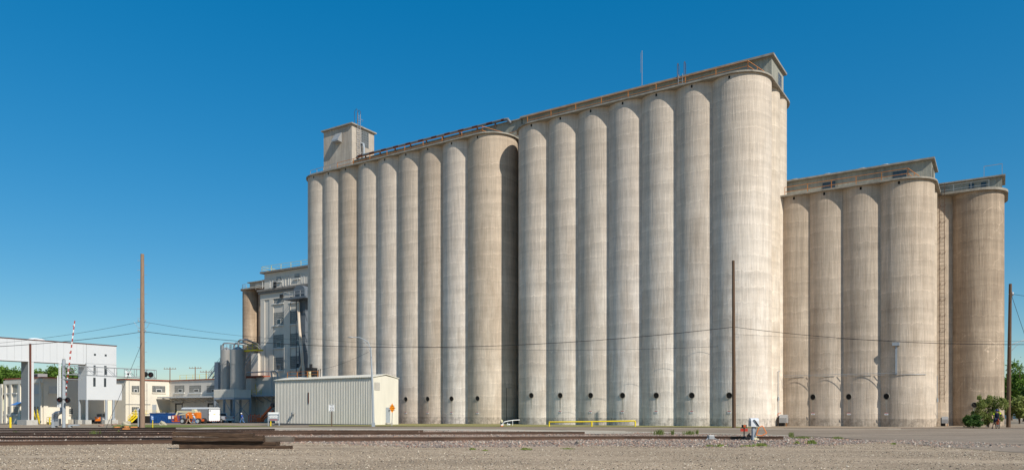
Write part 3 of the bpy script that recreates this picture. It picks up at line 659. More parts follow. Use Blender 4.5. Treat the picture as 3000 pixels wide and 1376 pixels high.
def gwin(parent, a, c, y0, y1, v, vent=None, sill=True, m='gblock', grid=8):
    (ua, za) = PV(a,y0,v); (ub, _) = PV(c,y0,v); _, zb_ = PV(a,y1,v)
    o = MB().box(ua, ub, v-.02, v+.03, zb_, za).build('window', M[m], parent)
    g = MB(); nx = max(2, int((ub-ua)/.33)); nz = max(2, int((za-zb_)/.33))
    for i in range(1,nx): x = ua+(ub-ua)*i/nx; g.box(x-.012,x+.012,v-.035,v-.02,zb_,za)
    for i in range(1,nz): z = zb_+(za-zb_)*i/nz; g.box(ua,ub,v-.035,v-.02,z-.012,z+.012)
    g.build('glazing_bars', M['mill_trim'], o)
    if sill: MB().box(ua-.2, ub+.2, v-.22, v+.05, zb_-.25, zb_-.0).build('sill', M['mill_trim'], o)
    if vent:
        w2 = (ub-ua)*.36; cx_ = (ua+ub)/2+(ub-ua)*vent; f = MB(); z0 = zb_+.05; h2 = min((za-zb_)*.45, 1.25)
        f.box(cx_-w2/2-.06,cx_-w2/2,v-.08,v-.036,z0,z0+h2); f.box(cx_+w2/2,cx_+w2/2+.06,v-.08,v-.036,z0,z0+h2); f.box(cx_-w2/2,cx_+w2/2,v-.08,v-.036,z0+h2-.1,z0+h2); f.box(cx_-w2/2,cx_+w2/2,v-.08,v-.036,z0,z0+.1)
        f.build('vent_frame', M['mill_trim'], o); MB().box(cx_-w2/2,cx_+w2/2,v-.05,v-.037,z0+.1,z0+h2-.1).build('vent_pane', M['glass'], o)
    return o
for (y0,y1) in ((866,889),(916,953),(981,1019),(1047,1084)):
    gwin(ml, 801, 830.5, y0, y1, VM+.12, .05 if y0 > 900 else None); gwin(ml, 850, 880, y0-4, y1-4, VM+.12, .3 if y0 > 900 else None)
gwin(ml, 810, 823.5, 811, 824.5, VM+.88, .1); gwin(ml, 863, 877.5, 803, 816, VM+.88)
gwin(ml, 801, 830, 1117, 1128, VM+.12, None)
railing(ml, [(u0-.3,VM+12),(u0-.3,VM+.6),(u1,VM+.6)], zt, m='yellow', name='roof_railing', step=2.9, t=.045)
railing(ml, [(u0-.7,VM+5),(u0-.7,VM-.6),(u1,VM-.6)], zc+.12, m='mill_trim', name='ledge_railing', step=4, t=.03)
(fu,fz) = PV(827,867,VM); b = MB(); b.box(fu-.2,fu+.3,VM-.5,VM-.1,fz-.3,fz+.3); b.build('floodlight', M['black'], ml)
b = MB(); (fu,fz) = PV(805,838,VM-.4); b.box(fu-.3,fu+.4,VM-.6,VM-.3,zc+.12,zc+1.3); b.build('floodlight', M['black'], ml)
# lower wing of the mill with loading canopy, shaded
lw = root('mill_wing', 'low painted wing at the foot of the mill with a loading canopy and pipes', 'building', (-103, 21, 0), site=True)
MB().box(PV(733,1060,22.2)[0], u0-.01, 22.4, 30, -1.2, PV(745,1034,22.2)[1]).build('wall', M['white_wall'], lw)
ua = PV(716,1100,21.6)[0]; zt2 = PV(735,1105,21.6)[1]; z_c = PV(800,1160,20.2)[1]
MB().box(ua, -84, 21.6, 24, -1.2, zt2).build('wall', M['white_wall'], lw)
MB().box(ua-.4, mu(768,21), 21.0, 23, zt2, zt2+.3).build('coping', M['red_trim'], lw)
MB().box(ua+1, -84, 18.6, 21.6, z_c, z_c+.28).build('canopy', M['steel_paint'], lw)
b = MB()
for p in (752,779,806): x = PV(p,1170,20)[0]; b.bar((x,19.0,z_c),(x,21.6,z_c-1.2), .14)
b.build('canopy_brackets', M['steel_paint'], lw)
b = MB()
for i in range(13):
    x = ua+1.5+i*1.45; b.box(x, x+.06, 21.53, 21.6, -1, z_c)
b.build('wall_ribs', M['mill_trim'], lw)
MB().box(PV(724,1200,21.5)[0], PV(732,1200,21.5)[0], 21.5, 21.6, -.6, 2.4).build('door', M['white'], lw)
MB().box(PV(701,1200,21.5)[0]+.6, PV(716,1200,21.5)[0], 21.48, 21.6, -.6, 2.2).build('doorway', M['dark'], lw)
for i in range(3):
    (xa, za) = PV(738+i*4,1165-i*3,20.5); MB()
b = MB(); (xa, za) = PV(722,1091,20.9); (xb, zb_) = PV(790,1088,20.9); (xc, zd) = PV(796,1205,20.9)
b.tube([(xa,20.9,za),(xb,20.9,za+.1),(xb+.5,20.9,za-.2),(xc,20.9,za-.9),(xc,20.9,zd)], .12, 8); b.tube([(xb-.4,20.9,za+.1),(xb+1.6,20.9,za+.1),(xb+2.3,20.9,za-.4),(xb+2.4,20.9,za-1.6)], .12, 8)
b.build('air_pipe', M['steel'], lw)
railing(lw, [(PV(724,1150,19.4)[0],19.4),(PV(765,1150,19.4)[0],19.4)], z_c+.28, m='yellow', step=1.5)
railing(lw, [(ua+.3,21.3),(mu(745,21),21.3)], PV(735,1140,21.3)[1], m='yellow', step=1.2)

# --- equipment on the mill flank: elevator leg head platform and rusty spout
gs_v = 20.6
gsr = root('grain_spout', 'rusty white spout running down from a platform to the shed roof', 'grain spout', (-93, gs_v, 0), site=True)
def pp(px, py, v=gs_v): u, z = PV(px, py, v); return (u, v, z)
MB().tube([pp(874,885),pp(874,905),pp(877,960),pp(883,1020),pp(886,1058)], .28, 12).build('pipe', M['spout'], gsr)
MB().tube([pp(886,1055),pp(884,1070),pp(876,1085),pp(864,1106)], .25, 10).build('branch_pipe', M['spout'], gsr)
MB().tube([pp(886,1058),pp(888,1075),pp(889,1108)], .27, 10).build('branch_pipe', M['spout'], gsr)
lp = root('leg_platform', 'dark round topped elevator head on a railed platform beside the first silo', 'platform', (-93, 20, 0), site=True)
(ha, hz0) = PV(866,872,20.5); (hb, _) = PV(898,872,20.5); hz1 = PV(866,838,20.5)[1]
b = MB(); P = [(ha,hz0)]
for i in range(9): t = math.pi*(1-i/8); P.append(((ha+hb)/2+(hb-ha)/2*math.cos(t), hz1-.9+.9*math.sin(t)))
P.append((hb,hz0)); b.prismy(P, 20.0, 21.6); b.build('head_casing', M['dark_steel'], lp)
(pa0, pz) = PV(834,874,20); pb0 = PV(900,874,20)[0]
MB().box(pa0, pb0, 19.6, 22.6, pz-.35, pz).build('deck', M['dark_steel'], lp)
railing(lp, [(pa0,22.4),(pa0,19.7),(pb0,19.7)], pz, m='steel', step=1.7, t=.07, h=1.2)
b = MB()
for p in (884,893): (x, z) = PV(p,900,21.8); b.box(x-.45,x+.45,21.5,22.4,-.5,pz-.4)
b.build('leg_casing', M['dark_steel'], lp)
b = MB()
for y in (912,975,1000,1030,1060):
    (x, z) = PV(872,y,21.3); b.bar((x-.3,21.3,z),(pb0,21.3,z), .1)
for p in (868,877): x = PV(p,900,21.3)[0]; b.bar((x,21.3,-.5),(x,21.3,pz-.3), .12)
b.build('support_frame', M['dark_steel'], lp)
# ============================================================ METAL SHED
SV0 = -11.2
cs = GS(1091, 1244.6); su1, sv0 = cs[0], cs[1]; su0 = PV(805,1239,sv0)[0]; sv1 = PU(1167,1241,su1)[0]
ez = PU(1092,1101.5,su1)[1]; gzs = gz(*S2W(su1,sv0)); rid = PU(1130,1096,su1)[1]
sh = root('metal_shed', 'cream corrugated metal shed with louvre and grey door in front of the silos', 'shed', ((su0+su1)/2, (sv0+sv1)/2, gzs), site=True)
vm_ = (sv0+sv1)/2
b = MB(); b.prismx([(sv0+.06,gzs-.6),(sv1,gzs-.6),(sv1,ez-.15),(vm_,rid-.15),(sv0+.06,ez-.15)], su0, su1); b.build('wall', M['shed_end'], sh)
b = MB(); n = 62; z0s = gzs-.05
for i in range(n):   # trapezoid ribs of the cladding, each 7 cm deep
    x = su0+(su1-su0)*i/n; p = (su1-su0)/n
    b.prism([(x,sv0+.055),(x+p*.12,sv0+.055),(x+p*.22,sv0-.015),(x+p*.55,sv0-.015),(x+p*.65,sv0+.055),(x+p,sv0+.055),(x+p,sv0+.065),(x,sv0+.065)], z0s+.12, ez-.2)
b.build('cladding', M['shed'], sh)
b = MB(); 
b.prismx([(sv0-.12,ez-.13),(vm_,rid-.02),(sv1+.12,ez-.13),(sv1+.12,ez-.05),(vm_,rid+.06),(sv0-.12,ez-.05)], su0-.1, su1+.1)
for i in range(60): x = su0+(su1-su0)*(i+.5)/60; b.box(x-.05,x+.05,sv0-.15,sv0-.11,ez-.11,ez-.03)
b.build('roof', M['shed_end'], sh)
MB().box(su0-.02, su1+.02, sv0-.03, sv0+.05, gzs-.3, gzs+.10).build('base_flashing', M['roofing'], sh)
(va, za) = PU(780+1660/5.23, 1050+360/5.23, su1); (vb, zb_) = PU(780+1740/5.23, 1050+480/5.23, su1)
lo_ = MB().box(su1-.01, su1+.03, va, vb, zb_, za).build('louvre', M['black'], sh)
b = MB()
for i in range(8): z = zb_+(za-zb_)*(i+.2)/8; b.add([(su1+.04,va,z+.07),(su1+.04,vb,z+.07),(su1+.06,vb,z),(su1+.06,va,z)], [(0,1,2,3)], False)
b.build('slats', M['shed'], lo_)
(va, za) = PU(780+1832/5.23, 1050+745/5.23, su1); (vb, zb_) = PU(780+1897/5.23, 1050+975/5.23, su1)
dr = MB().box(su1-.01, su1+.04, va, vb, zb_, za).build('door', M['steel_paint'], sh)
MB().box(su1+.04, su1+.05, va+(vb-va)*.6, va+(vb-va)*.8, zb_+1.3, za-.25).build('window', M['glass'], dr)
MB().box(su1+.04, su1+.08, vb-.12, vb-.06, zb_+.95, zb_+1.15).build('handle', M['steel'], dr)
MB().box(su1, su1+.35, va-.1, vb+.1, zb_-.2, zb_-.01).build('step', M['conc_new'], sh)
(xa, za) = PV(780+425/5.23, 1050+835/5.23, sv0); b = MB(); b.box(xa-.15,xa+.15,sv0-.35,sv0-.05,za-.12,za+.12); b.bar((xa-.25,sv0-.3,za-.3),(xa,sv0-.1,za), .1); b.build('wall_light', M['steel'], sh)
(xa, za) = PV(780+648/5.23, 1050+600/5.23, sv0); MB().box(xa-.06,xa+.08,sv0-.06,sv0-.02,za-.7,za+.7).build('wall_scar', M['brown'], sh)
# dust collector on the shed roof
dcl = root('roof_machinery', 'small black machine with orange guard rails on the shed roof', 'machinery', (su0+8, vm_, ez), site=True)
def qq(px, py, v): u, z = PV(px, py, v); return u, z
(xa, za) = qq(780+700/5.23, 1050+140/5.23, vm_); b = MB(); b.box(xa-.6,xa+.5,vm_-.5,vm_+.5,rid+.1,za); b.cyl((xa-.2,vm_,za),(xa-.2,vm_,za+.5), .2)
for i in range(5): b.bar((xa+.6+i*.35,vm_-.4,rid),(xa+.6+i*.35,vm_-.4,za-.2-.1*(i%2)), .07)
b.build('motor_unit', M['black'], dcl)
(x0,z0) = qq(780+325/5.23,1050+210/5.23,vm_-.8); x1 = qq(780+790/5.23,1050+210/5.23,vm_-.8)[0]
railing(dcl, [(x0,vm_-.8),(x1,vm_-.8)], rid-.1, m='rust_rail', step=1.7, h=max(z0-rid+.1,.8), t=.045)
(xc,zc_) = qq(780+668/5.23,1050+250/5.23,vm_-.5); MB().cyl((xc,vm_-.5,rid-.1),(xc,vm_-.5,zc_+.5), .22).build('drum', M['cream_boom'], dcl)
# ============================================================ STEEL TANKS ON A PLATFORM
pc = GS(685, 1237); tu, tvv = pc[0], pc[1]
pf = root('tank_platform', 'steel framed platform with cream fascia carrying the two grey tanks', 'platform', (tu-3, tvv+2, pc[2]), site=True)
pu0 = PV(627,1150,tvv)[0]; pv1 = PU(735,1150,tu)[0]; fz1 = PU(686,1139,tu)[1]; fz0 = PU(686,1163,tu)[1]
b = MB(); b.box(pu0, tu, tvv, pv1, fz0, fz1)
n = 34
for i in range(n): x = pu0+(tu-pu0)*i/n; b.box(x, x+(tu-pu0)/n*.5, tvv-.05, tvv, fz0+.02, fz1-.02)
b.build('fascia', M['shed'], pf)
MB().box(pu0, tu+.05, tvv-.08, pv1+.05, fz0-.35, fz0).build('deck_beam', M['steel_paint'], pf)
for (x,y) in ((pu0+.2,tvv+.1),((pu0+tu)/2,tvv+.1),(tu-.1,tvv+.1),(tu-.1,pv1-.1),((pu0+tu)/2,pv1-.1),(pu0+.2,pv1-.1)):
    b = MB(); b.box(x-.16,x+.16,y-.03,y+.03,pc[2]-.3,fz0-.35); b.box(x-.16,x-.12,y-.15,y+.15,pc[2]-.3,fz0-.35); b.box(x+.12,x+.16,y-.15,y+.15,pc[2]-.3,fz0-.35); b.build('post', M['steel_paint'], pf)
b = MB(); g0 = pc[2]
b.bar((tu-.1,tvv+.2,fz0-.4),(tu-.1,pv1-.2,g0+1), .09); b.bar((tu-.1,pv1-.2,fz0-.4),(tu-.1,tvv+.2,g0+1), .09)
b.bar((pu0+.2,tvv+.1,fz0-.4),((pu0+tu)/2,tvv+.1,g0+1), .09); b.bar(((pu0+tu)/2,tvv+.1,fz0-.4),(tu-.1,tvv+.1,g0+1), .09); b.build('braces', M['steel_paint'], pf)
def tank(px0, px1, ytop, ybot, vv, label):
    pm = (px0+px1)/2; x, z1 = PV(pm, ytop, vv); _, z0 = PV(pm, ybot, vv); X, Y = S2W(x, vv); r = (px1-px0)/2*Y/F/1.06
    t = root('storage_tank', label, 'tank', (x, vv, fz1), site=True, group='grey metal tanks on the platform')
    b = MB(); b.cyl((x,vv,fz1),(x,vv,z1), r, n=40); zm = PV(pm, 1066, vv)[1]
    b.cyl((x,vv,zm-.06),(x,vv,z1-.02), r+.06, n=40); b.build('shell', M['tank'], t)
    b = MB(); b.cyl((x,vv,z1),(x,vv,z1+.55), r*.98, r*.2, n=30); b.build('cone_roof', M['steel'], t)
    b = MB()
    for zz in (z0+2.0, z0+3.7): b.cyl((x,vv,zz),(x,vv,zz+.04), r+.015, n=40)
    b.build('seam', M['tank'], t)
    railing(t, [(x+(r+.05)*math.cos(a), vv+(r+.05)*math.sin(a)) for a in [R_(q) for q in range(-180,1,30)]], z1, m='steel', step=3, h=.95, t=.045)
    return x, z1, r
x1_, zt1, r1 = tank(646.5, 679, 1025, 1139, tvv+3.4, 'slimmer grey metal tank standing left of its twin')
x2_, zt2_, r2 = tank(674.5, 720.5, 1024, 1139, tvv+1.9, 'wider grey metal tank in front on the platform corner')
tp = root('tank_piping', 'bright curved pipes arching over the two grey tanks to the mill', 'pipes', (x2_, tvv+1.9, zt2_), site=True)
for (p, yt, w_) in ((652,1005,.16),(686,1004,.16),(698,995,.17)):
    vv = tvv+1.9+(1.3 if p < 670 else 0); (xa, za) = PV(p, 1026, vv); zz = PV(p, yt, vv)[1]
    MB().tube([(xa,vv,za),(xa,vv,zz-.6),(xa+.15,vv,zz-.2),(xa+.6,vv,zz),(xa+2.2,vv+.3,zz-.05),(PV(755,1005,vv+4)[0],vv+4,zz-.6),(PV(764,1010,vv+6)[0],vv+6,zz-1.2)], w_, 10).build('pipe', M['steel'], tp)
cat = root('catwalk', 'yellow railed catwalk joining the tank tops to the mill', 'catwalk', (x2_+4, tvv+3, zt2_-.4), site=True)
cu0, cz0 = PV(722,1026,tvv+3); cu1 = PV(764,1026,tvv+3)[0]
MB().box(cu0-.6, cu1, tvv+2.2, tvv+3.6, cz0-.25, cz0).build('deck', M['yellow'], cat)
railing(cat, [(cu0,tvv+2.2),(cu1,tvv+2.2)], cz0, m='yellow', step=1.3); b = MB()
b.bar((cu0+2.2,tvv+2.4,cz0-.2),(cu0,tvv+2.4,cz0-2.6), .12); b.bar((cu0+3,tvv+2.4,cz0-.2),(cu0+.1,tvv+2.4,cz0-3.4), .12); b.build('braces', M['steel_paint'], cat)
# stair left of tanks
stt = root('roof_stair', 'grey steel stair climbing to the left side of the tanks', 'stairs', (x1_-4, tvv+4, 5), site=True)
(sa, sza) = PV(610,1107,tvv+4); (sb, szb) = PV(645,1062,tvv+4)
b = MB(); b.bar((sa,tvv+4,sza),(sb,tvv+4,szb), .1, .25); b.bar((sa,tvv+5,sza),(sb,tvv+5,szb), .1, .25)
for i in range(1,12): t = i/12; b.box(sa+(sb-sa)*t-.12, sa+(sb-sa)*t+.12, tvv+4, tvv+5, sza+(szb-sza)*t-.02, sza+(szb-sza)*t+.02)
b.build('flight', M['steel_paint'], stt); b = MB()
for d_ in (.5,1.0): b.bar((sa,tvv+4,sza+d_),(sb,tvv+4,szb+d_), .05)
for i in range(5): t = i/4; b.bar((sa+(sb-sa)*t,tvv+4,sza+(szb-sza)*t),(sa+(sb-sa)*t,tvv+4,sza+(szb-sza)*t+1), .05)
b.build('handrail', M['steel_paint'], stt)
(q0, qz) = PV(645,1108,tvv+4.3); MB().box(q0-.9,q0+.3,tvv+3.6,tvv+5.2,qz-3.3,PV(645,1060,tvv+4.3)[1]).build('stair_tower', M['steel_paint'], stt)

# ============================================================ LEFT BUILDINGS
AV = 20.4      # plane of the low annex facing the camera
cu, cv_ = W2S(*PY(496,1235,166)[:2])      # inner corner of the L
an = root('annex_building', 'low cream annex with glass block windows and a loading canopy, right of the white tower', 'building', (cu, cv_, 0), site=True)
aend = PV(735,1100,cv_)[0]; zh = PU(496,1115.5,cu)[1]
(nv, nz_) = PU(368,1110,cu)
MB().box(cu, aend, cv_, cv_+12, -1.3, zh).build('wall', M['white_wall'], an)
MB().box(cu-8, cu-.0, nv, cv_+12.2, -1.3, zh-.02).build('wing_wall', M['cream'], an)
MB().box(cu-8.2, cu+.25, nv-.25, cv_+12.4, zh, zh+.22).build('coping', M['red_trim'], an)
MB().box(cu+.25, aend, cv_-.2, cv_+12.2, zh+.002, zh+.2).build('coping', M['red_trim'], an)
for a, c in ((512,540),(555,589),(606,642)): gwin(an, a, c, 1128.5, 1149, cv_, .1)
def uwin(parent, a, c, y0, y1, u, m='gblock', vent=True, name='window'):
    (va, za) = PU(a,y0,u); (vb, _) = PU(c,y0,u); _, zb_ = PU(a,y1,u)
    o = MB().box(u-.02, u+.03, va, vb, zb_, za).build(name, M[m], parent)
    g = MB(); n1 = max(2,int((vb-va)/.33)); n2 = max(2,int((za-zb_)/.33))
    for i in range(1,n1): y = va+(vb-va)*i/n1; g.box(u+.03,u+.045,y-.012,y+.012,zb_,za)
    for i in range(1,n2): z = zb_+(za-zb_)*i/n2; g.box(u+.03,u+.045,va,vb,z-.012,z+.012)
    g.build('glazing_bars', M['mill_trim'], o)
    MB().box(u, u+.2, va-.1, vb+.1, zb_-.22, zb_).build('sill', M['cream'], o)
    if vent:
        c0 = (va+vb)/2; f = MB(); h2 = (za-zb_)*.5; q = (vb-va)*.17
        f.box(u+.045,u+.09,c0-q-.08,c0-q,zb_+.1,zb_+h2); f.box(u+.045,u+.09,c0+q,c0+q+.08,zb_+.1,zb_+h2); f.box(u+.045,u+.09,c0-q,c0+q,zb_+h2-.08,zb_+h2); f.build('vent_frame', M['white'], o)
        MB().box(u+.045,u+.06,c0-q,c0+q,zb_+.1,zb_+h2-.08).build('vent_pane', M['glass'], o)
    return o
for a, c in ((386,408),(446,484)): uwin(an, a, c, 1129, 1148, cu)
uwin(an, 386, 407, 1191, 1206, cu); (va, za) = PU(446,1184,cu); (vb, _) = PU(458,1184,cu); MB().box(cu,cu+.05,va,vb,PU(446,1207,cu)[1],za).build('door', M['steel_paint'], an)
zca = PV(560,1164,cv_-3)[1]; MB().box(cu-.5+1, PV(640,1160,cv_-3)[0], cv_-3.2, cv_, zca, zca+.3).build('canopy', M['mill_trim'], an)
b = MB()
for p in (500,520,540,562,586,608,628): x = PV(p,1170,cv_-1)[0]; b.bar((x,cv_-3,zca),(x,cv_,zca-1.0), .16)
b.build('canopy_brackets', M['mill_trim'], an)
for a, c in ((514,535),(609,626)):
    x0, x1 = PV(a,1190,cv_)[0], PV(c,1190,cv_)[0]; z1 = PV(a,1180,cv_)[1]
    o = MB().box(x0, x1, cv_-.08, cv_-.02, -.6, z1).build('loading_door', M['black'], an); MB().box(x0+.6, x1-.1, cv_-.1, cv_-.08, 0, z1-.3).build('door_leaf', M['white_wall'], o)
    MB().box(x0-.5, x1+.6, cv_-.45, cv_-.0, z1, z1+.6).build('door_shutter_box', M['steel'], an)
MB().box(cu+.1, PV(640,1230,cv_-2)[0], cv_-2.2, cv_-.1, -1.2, PV(560,1222,cv_-2)[1]).build('loading_dock', M['conc_new'], an)
b = MB(); railing(an, [(cu+.9,nv+1.5),(cu+.9,cv_-1),(cu+6,cv_-2.1)], PU(450,1217,cu+.8)[1], m='yellow', name='dock_railing', step=2.2, h=1.1)
MB().box(cu, cu+1, nv+1.2, cv_, -1.2, PU(450,1217,cu+.8)[1]).build('dock', M['dark'], an)
railing(an, [(PV(527,1110,cv_+1)[0],cv_+1),(PV(645,1110,cv_+1)[0],cv_+1)], zh+.2, m='yellow', name='roof_railing', step=2.2, t=.04)
b = MB(); (xa_, za_) = PU(378,1150,cu+.05)
b.tube([(cu+.08,PU(378,1150,cu)[0],0),(cu+.08,PU(378,1150,cu)[0],zh-.3)], .05, 6); b.tube([(cu+.08,PU(430,1150,cu)[0],1.8),(cu+.08,PU(430,1150,cu)[0],zh-.6)], .05, 6)
b.tube([(cu+.08,PU(365,1183,cu)[0],PU(365,1183,cu)[1]),(cu+.08,PU(440,1183,cu)[0],PU(365,1183,cu)[1])], .05, 6); b.build('conduit', M['steel'], an)
# yellow stair in front of it
def yellow_stair(px_lo, py_lo, px_hi, py_hi, u, label, dv=1.2, along='v'):
    (v0, z0) = PU(px_lo, py_lo, u); (v1, z1) = PU(px_hi, py_hi, u)
    r = root('yellow_stair', label, 'stairs', (u, (v0+v1)/2, z0), site=True)
    b = MB(); 
    for du_ in (0, dv): b.bar((u+du_,v0,z0),(u+du_,v1,z1), .08, .3)
    for i in range(1,8): t = i/8; b.box(u, u+dv, v0+(v1-v0)*t-.12, v0+(v1-v0)*t+.12, z0+(z1-z0)*t-.02, z0+(z1-z0)*t+.02)
    b.build('flight', M['yellow'], r); b = MB()
    for du_ in (0, dv):
        for h in (.55,1.1): b.bar((u+du_,v0,z0+h),(u+du_,v1,z1+h), .07)
        for i in range(4): t = i/3; b.bar((u+du_,v0+(v1-v0)*t,z0+(z1-z0)*t),(u+du_,v0+(v1-v0)*t,z0+(z1-z0)*t+1.1), .07)
    b.build('handrail', M['yellow'], r); return r
yellow_stair(375, 1235, 398, 1214, cu+1.4, 'bright yellow steel stair against the cream annex beside the utility pole')

# left building: corner at photo column 125
lc = W2S(*PY(125,1240,149)[:2]); lu, lv = lc
zl = PU(125,1106,lu)[1]
lb = root('warehouse_building', 'two storey cream warehouse with rust red coping behind the white bridge', 'building', (lu, lv, 0), site=True)
MB().box(lu-16, lu, lv, lv+22, -1.6, zl).build('wall', M['cream'], lb)
MB().box(lu-16.2, lu+.25, lv-.25, lv+22, zl, zl+.22).build('coping', M['red_trim'], lb)
b = MB()
for p in (6,19,35,60,95,121): x = PV(p,1170,lv)[0]; b.box(x-.4,x+.4,lv-.28,lv,-1.5,zl-.9)
b.box(lu-16,lu+.28,lv-.3,lv,zl-1.0,zl-.25)
for v in (.5,4.5,8.5): b.box(lu,lu+.25,lv+v-.4,lv+v+.4,-1.5,zl-1)
b.build('pilasters', M['cream'], lb)
for a, c, y0, y1, m in ((12,29,1129,1151,'glass'),(38,49,1127,1150,'glass'),(97,115,1125,1150,'mill_trim'),(13,29,1190,1212,'gblock'),(40,58,1190,1212,'gblock'),(97,105,1190,1211,'glass'),(108,115,1190,1211,'glass'),(13,23,1232,1237.5,'glass')):
    gwin(lb, a, c, y0, y1, lv, None, True, m)
for a, c, y0, y1 in ((198,213,1196,1212),(143,166,1130,1150)): uwin(lb, a, c, y0, y1, lu, 'gblock' if y0 > 1190 else 'mill_trim', False)
MB().box(lu, lu+2.2, PU(197,1230,lu)[0], PU(218,1230,lu)[0], -1.2, PU(200,1227,lu)[1]).build('dock', M['cream'], lb)
b = MB(); (x, z) = PV(45,1181,lv-.8); b.add([(x-.8,lv-1.4,z-.3),(x+1.6,lv-1.4,z-.3),(x+1.6,lv,z+.4),(x-.8,lv,z+.4)], [(0,1,2,3)], False); b.add([(x-.8,lv-1.4,z-.36),(x+1.6,lv-1.4,z-.36),(x+1.6,lv,z+.34),(x-.8,lv,z+.34)], [(3,2,1,0)], False); b.build('door_awning', M['sign_b'], lb)
b = MB(); x = PV(8,1150,lv-.4)[0]; b.tube([(x,lv-.4,zl-1),(x,lv-.4,zl-3),(x-.3,lv-.4,zl-3.6),(x-.3,lv-.4,-.8)], .12, 8); b.build('downpipe', M['cream'], lb); b = MB(); x = PV(119,1150,lv-.3)[0]; b.tube([(x,lv-.4,zl-.4),(x,lv-.4,zl-1.5),(x+.4,lv-.4,zl-2.5),(x+.4,lv-.4,0)], .12, 8); b.build('downpipe', M['cream'], lb)
# recessed wall behind the white tower
ru = lu+1.2
bw = root('rear_wall_building', 'shaded grey building in the recess behind the white tower', 'building', (lu+3, lv+14, 0), site=True)
MB().box(lu+.02, cu-8.02, lv+14, lv+24, -1.6, zl-.4).build('wall', M['white_wall'], bw)
# AC unit
(xa, za) = PV(115,1100,lv+2); ac = root('air_conditioner', 'grey rooftop air conditioner above the warehouse coping', 'air conditioner', (xa, lv+2, zl), site=True)
MB().box(xa-1.2, xa+1.2, lv+1.2, lv+3, zl+.25, PV(115,1094,lv+2)[1]).build('casing', M['steel'], ac)
b = MB()
for i in range(9): b.box(xa-.9+i*.22, xa-.86+i*.22, lv+1.15, lv+1.2, zl+.4, PV(115,1096,lv+2)[1])
b.build('grille', M['black'], ac)
# white conveyor bridge and tower
bw0 = W2S(-89,138); bu = bw0[0]
def bz(px, py): return PU(px, py, bu)
vt0 = bz(253,1010)[0]; vt1 = bz(341,1010)[0]; ztop = bz(253,1007)[1]; zbot = bz(253,1063.5)[1]; zlow = bz(253,1170)[1]
br = root('conveyor_bridge', 'white clad overhead bridge with brown roof edge leading to its square tower', 'bridge', (bu-1.5, vt0, 0), site=True)
MB().box(bu-3.1, bu, vt0-75, vt0, zbot, ztop).build('bridge_box', M['panel'], br)
MB().box(bu-3.1, bu+.0, vt0, vt1, zlow, ztop).build('tower', M['panel'], br)
MB().box(bu-3.1, bu-.01, vt1, bz(357,1150)[0], zlow, bz(357,1125)[1]).build('tower_side', M['panel'], br)
MB().box(bu-3.25, bu+.1, vt0-75, vt1+.1, ztop, ztop+.14).build('roof_edge', M['brown'], br)
MB().box(bu-3.15, bu+.04, vt0-75, vt0-.2, zbot-.22, zbot).build('bottom_edge', M['panel'], br)
for p in (0,): pass
b = MB(); b.box(bu, bu+.015, vt0-.03, vt0+.03, zlow, ztop); b.box(bu, bu+.015, vt0, vt1, bz(300,1066)[1]-.03, bz(300,1066)[1]+.03)
i = -75
while i < 0: b.box(bu, bu+.008, vt0+i-.012, vt0+i+.012, zbot, ztop); i += 1.22
b.build('panel_seams', M['lap'], br)
for a, c, y0, y1 in ((275,281,1035,1041),(306.5,312.5,1037,1043),(274,280,1069,1096),(305,312,1070.5,1097),(273,280,1105,1131),(304.5,311,1106.5,1132)):
    (va, za) = bz(a,y0); (vb, zb_) = bz(c,y1); MB().box(bu, bu+.03, va, vb, zb_, za).build('window', M['glass'], br)
(va, za) = bz(117,995.5); MB().ell((bu-1.4,va,ztop+.1),(1.2,1.6,.45)).build('roof_vent', M['white'], br)
for (x, y) in ((bu-2.95,vt0+.2),(bu-.2,vt0+.2),(bu-.2,bz(313,1200)[0]),(bu-.2,bz(334,1200)[0])):
    MB().cyl((x,y,-1),(x,y,zlow), .24, n=14).build('column', M['steel_paint'], br)
    MB().box(x-.6,x+.6,y-.6,y+.6,-1.2,PU(253,1229,bu)[1]).build('footing', M['conc_new'], br)
pv0 = bz(83,1200)[0]; pv1_ = bz(90.5,1200)[0]
pu_ = PV(62,1150,pv0)[0]; pbz = bz(88,1229)[1]
pil_ = MB(); pil_.box(pu_, bu, pv0, pv1_+.5, pbz, zbot-.22)
i = pbz
pl_ = pil_.build('pillar', M['panel'], br)
b = MB()
while i < zbot-.4: b.add([(pu_+.02,pv0-.005,i+.2),(bu-.05,pv0-.005,i+.2),(bu-.05,pv0-.035,i),(pu_+.02,pv0-.035,i)], [(0,1,2,3)], False); i += .21
b.build('lap_siding', M['lap'], pl_)
MB().box(pu_-.5, bu+.45, pv0-.5, pv1_+1, -1.4, pbz).build('footing', M['conc_new'], br)
(vd_, zd_) = bz(87.5,1006); MB().box(bu+.02, bu+.3, vd_-.13, vd_+.13, pbz+.1, zd_).build('downpipe', M['brown'], br)
# the ramps of yellow steel
yellow_stair(105, 1240, 98, 1214, lu+3.5, 'short yellow steel stair right of the bridge pillar', 1.4)
yr = root('yellow_ramp', 'long yellow railed ramp right of the bridge pillar', 'ramp', (lu+5, lv-5, 0), site=True)
x, y, z = GS(90,1236); x2, y2, z2 = GS(158,1243)
b = MB(); b.bar((x,y,z+1.0),(x2,y2,z2+.1), .1, .25); b.bar((x+1.3,y,z+1.0),(x2+1.3,y2,z2+.1), .1, .25); b.build('deck_beams', M['yellow'], yr)
b = MB(); b.add([(x,y,z+1.1),(x+1.3,y,z+1.1),(x2+1.3,y2,z2+.15),(x2,y2,z2+.15)], [(0,1,2,3)]); b.build('deck', M['steel'], yr)
b = MB()
for h in (.5,1.0): b.bar((x,y,z+1.1+h),(x2,y2,z2+.15+h), .06); b.bar((x+1.3,y,z+1.1+h),(x2+1.3,y2,z2+.15+h), .06)
